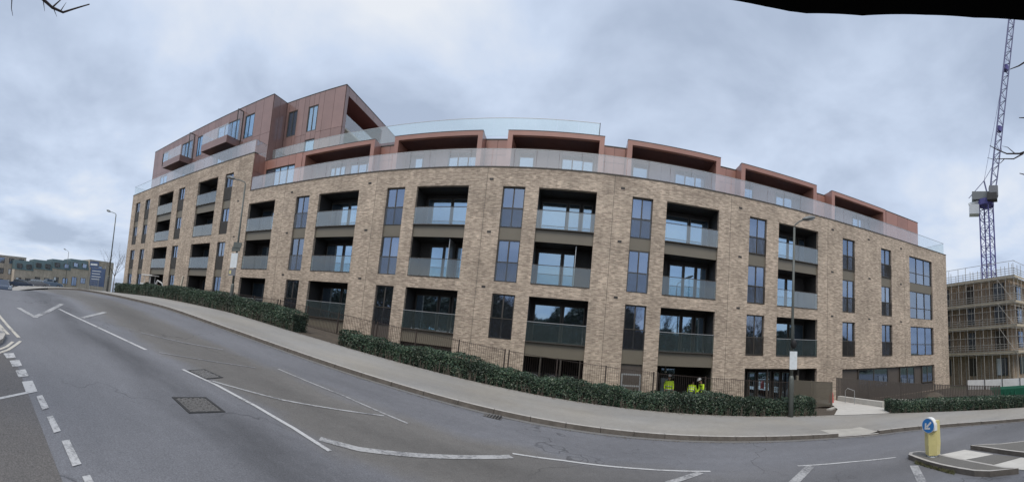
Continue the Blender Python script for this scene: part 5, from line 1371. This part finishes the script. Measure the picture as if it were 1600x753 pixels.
for k, (az_, dd_, pt, lb) in enumerate(((-81.6, 62, 'car', 'dark car parked before the lowest teal roofed house'), (-79.2, 64, 'car_grey', 'grey car parked mid terrace before the teal roofed houses'), (-77.2, 66, 'car_blue', 'pale blue car parked nearest the distant street lamp'))):
    x = dd_*math.sin(math.radians(az_)); y = dd_*math.cos(math.radians(az_)); sl_ = -.017-(-77-az_)*-.0011
    car(lb, (x, y, -.032*dd_+(az_+84)*.15), math.radians(82), pt, 'cars parked before the terrace')

# ------------------------------------------------------------------ trees
def limb(mb, a, d, L, r, depth, rg, up=.15, split=3, keep=None):
    pts = [a]; p = Vector(a); d = Vector(d).normalized(); n = 4; rad = [r]
    for i in range(n):
        d = (d+Vector((rg.uniform(-.2, .2), rg.uniform(-.2, .2), rg.uniform(-.08, .2)*1.0+up*.15))).normalized(); p = p+d*L/n; pts.append(p.copy()); rad.append(r*(1-.6*(i+1)/n))
    mb.tube(pts, rad, 5 if r > .02 else 3, False)
    if depth == 0: return
    for k in range(split):
        i = rg.randint(1, n); q = pts[i]; nd = (d+Vector((rg.uniform(-.9, .9), rg.uniform(-.9, .9), rg.uniform(-.3, .7)))).normalized()
        if keep is not None and not keep(q+nd*L*.62): continue
        limb(mb, q, nd, L*rg.uniform(.5, .75), rad[i]*.7, depth-1, rg, up, split, keep)
def bare_tree(label, x, y, h, seed, keep=None, group=None, mat='bark', depth=4, extra=(), rt=.17):
    rg = random.Random(seed); z = gz(x, y); t = thing('bare_tree', label, 'tree', (x, y, z), 0, group)
    MB().tube([(x, y, z-.2), (x+.05, y, z+h*.2), (x, y+.05, z+h*.42)], [rt, rt*.8, rt*.65], 9).build('trunk', MAT[mat], t, smooth=True)
    m = MB()
    for k in range(6):
        a = 2*math.pi*k/6+rg.uniform(-.4, .4); dv = (math.cos(a)*.6, math.sin(a)*.6, 1)
        if keep is not None and not keep(Vector((x, y, z+h*.42))+Vector(dv)*h*.3): continue
        limb(m, Vector((x, y+.05, z+h*(.36+.05*rg.random()))), dv, h*.36, rt*.45, depth-1, rg, .4, 4, keep)
    for pts, r0 in extra:
        if r0 > .0 and math.degrees(math.atan2(pts[0][0], pts[0][1])) > 73 or math.degrees(math.atan2(pts[0][0], pts[0][1])) < -90:
            p0 = Vector((x, y+.05, z+h*(.36+.04*(len(pts) % 3)))); pts = [tuple(p0), tuple(p0.lerp(Vector(pts[0]), .5)+Vector((0, -.15, .12)))]+list(pts); r0 = max(r0, .03)
        n = len(pts); m.tube(pts, [r0*(1-.8*i/(n-1)) for i in range(n)], 5, False)
    m.build('crown', MAT[mat], t)
    return t
# near-left tree: stands outside the picture, its lowest twigs reach into the top left corner
def P3(az_, sl, d): a = math.radians(az_); return (d*math.sin(a), d*math.cos(a), d*sl)
TW = [([P3(-99, .98, 5.3), P3(-91, .76, 5.1), P3(-86, .715, 5), P3(-83, .692, 5), P3(-81.2, .672, 5), P3(-79.6, .665, 5), P3(-78.2, .677, 5), P3(-76.0, .695, 5)], .035),
      ([P3(-81.2, .672, 5), P3(-80.2, .692, 5), P3(-79.3, .712, 5)], .012), ([P3(-83.6, .70, 5), P3(-81.5, .713, 5), P3(-79.3, .708, 5), P3(-77.8, .74, 5)], .012),
      ([P3(-88, .73, 5), P3(-87, .69, 5), P3(-86.9, .655, 5), P3(-86.6, .638, 5)], .012), ([P3(-82.6, .688, 5), P3(-82.2, .66, 5)], .008), ([P3(-80, .666, 5), P3(-79.3, .69, 5)], .008), ([P3(-81, .67, 5), P3(-80.4, .652, 5)], .007)]
out_l = lambda p: math.degrees(math.atan2(p.x, p.y)) < -92 and p.y < -.2
bare_tree('bare tree whose twigs hang into the top left corner', -6.5, -2.6, 7.5, 21, out_l, extra=TW)
TR = [([P3(84, .62, 6), P3(74, .545, 6), P3(70, .538, 6), P3(68, .528, 6), P3(66, .530, 6), P3(64.6, .542, 6), P3(63.4, .556, 6)], .028),
      ([P3(68.6, .528, 6), P3(67, .514, 6), P3(65.4, .516, 6), P3(63.8, .516, 6), P3(62.9, .522, 6)], .013), ([P3(65.6, .516, 6), P3(64.9, .504, 6), P3(64.1, .504, 6)], .008),
      ([P3(67.2, .53, 6), P3(66.2, .548, 6), P3(65.3, .553, 6)], .009), ([P3(65.2, .537, 6), P3(65.15, .55, 6)], .006), ([P3(64.7, .516, 6), P3(64.8, .53, 6)], .006), ([P3(76, .86, 6), P3(70, .80, 6), P3(68.6, .786, 6), P3(67.2, .778, 6)], .014),
      ([P3(74, .64, 6), P3(69.6, .63, 6), P3(68.2, .632, 6)], .009), ([P3(74, .44, 6), P3(69, .465, 6), P3(67.8, .472, 6)], .008)]
out_r = lambda p: p.y < -.6 or math.degrees(math.atan2(p.x, p.y)) > 84
bare_tree('bare tree whose twigs reach in at the right edge', 6.2, -1.9, 7.5, 22, out_r, extra=TR)
for k, (x, y, h) in enumerate(((-58, 23.5, 8.5), (-64, 29, 9.5))):
    bare_tree(['thin pale bare sapling beyond the hilltop lamp', 'taller pale bare tree beyond the hilltop lamp'][k], x, y, h, 30+k, None, None, 'bark_far', 3, rt=.1)
# bank of trees across the road behind the photographer: mirrored in the lower windows
for k in range(11):
    x = -46+k*9+R_.uniform(-2, 2); y = -21-R_.uniform(0, 6)
    bare_tree('bare roadside tree in the belt behind the photographer', x, y, R_.uniform(9, 12.5), 50+k, None, 'trees behind the photographer', 'bark', 4, rt=.22)
rg = np.random.default_rng(4); n = 60000
X = rg.uniform(-70, 60, n); u = rg.random(n); Yv = -19-rg.random(n)*8; top = 5.2+1.6*np.sin(X*.31)+1.1*np.sin(X*.83+1)
C = np.stack([X, Yv, np.array([zx(float(x)) for x in X])+u**.8*(top+2.2)], 1)
wt = bpy.data.objects.new('added_foliage', None); bpy.data.objects.remove(wt)
WL['added_foliage_tmp'] = Vector((0, 0, 0))
class _P: name = 'added_foliage_tmp'
me_parent = thing('added_foliage', 'unseen leaf bank added behind the photographer to darken window reflections', 'added_foliage', (0, 0, 0)); me_parent['kind'] = 'stuff'  # added out of view, tall and dense so the lower panes mirror something dark
leaf_mesh(me_parent, C, np.tile((0, 1, .3), (n, 1)), rg, .2, .5, MAT['wood'], 'foliage')

# ------------------------------------------------------------------ dark canopy edge over the top right
cz = 1.5
RP = [(.18, 1.32), (.51, 1.405), (.70, 1.35), (.80, 1.315), (.87, 1.28), (1.07, 1.13), (1.26, .92), (1.40, .75), (1.53, .55), (1.75, .1), (1.95, -.7), (.2, -.8)]
t = thing('shelter_canopy', 'black canopy edge of a shelter overhead at the top right', 'canopy', (1.2, -.6, gz(1.2, -.6)))
m = MB().prism(ccw(RP), cz, cz+.12); m.build('roof_edge', plain('canopy_black', (.002, .002, .002), .9, spec=.05), t)
for x, y in ((1.8, -.6), (.35, -.7)): MB().box(x-.05, x+.05, y-.05, y+.05, gz(x, y)-.1, cz).build('post', MAT['black'], t)
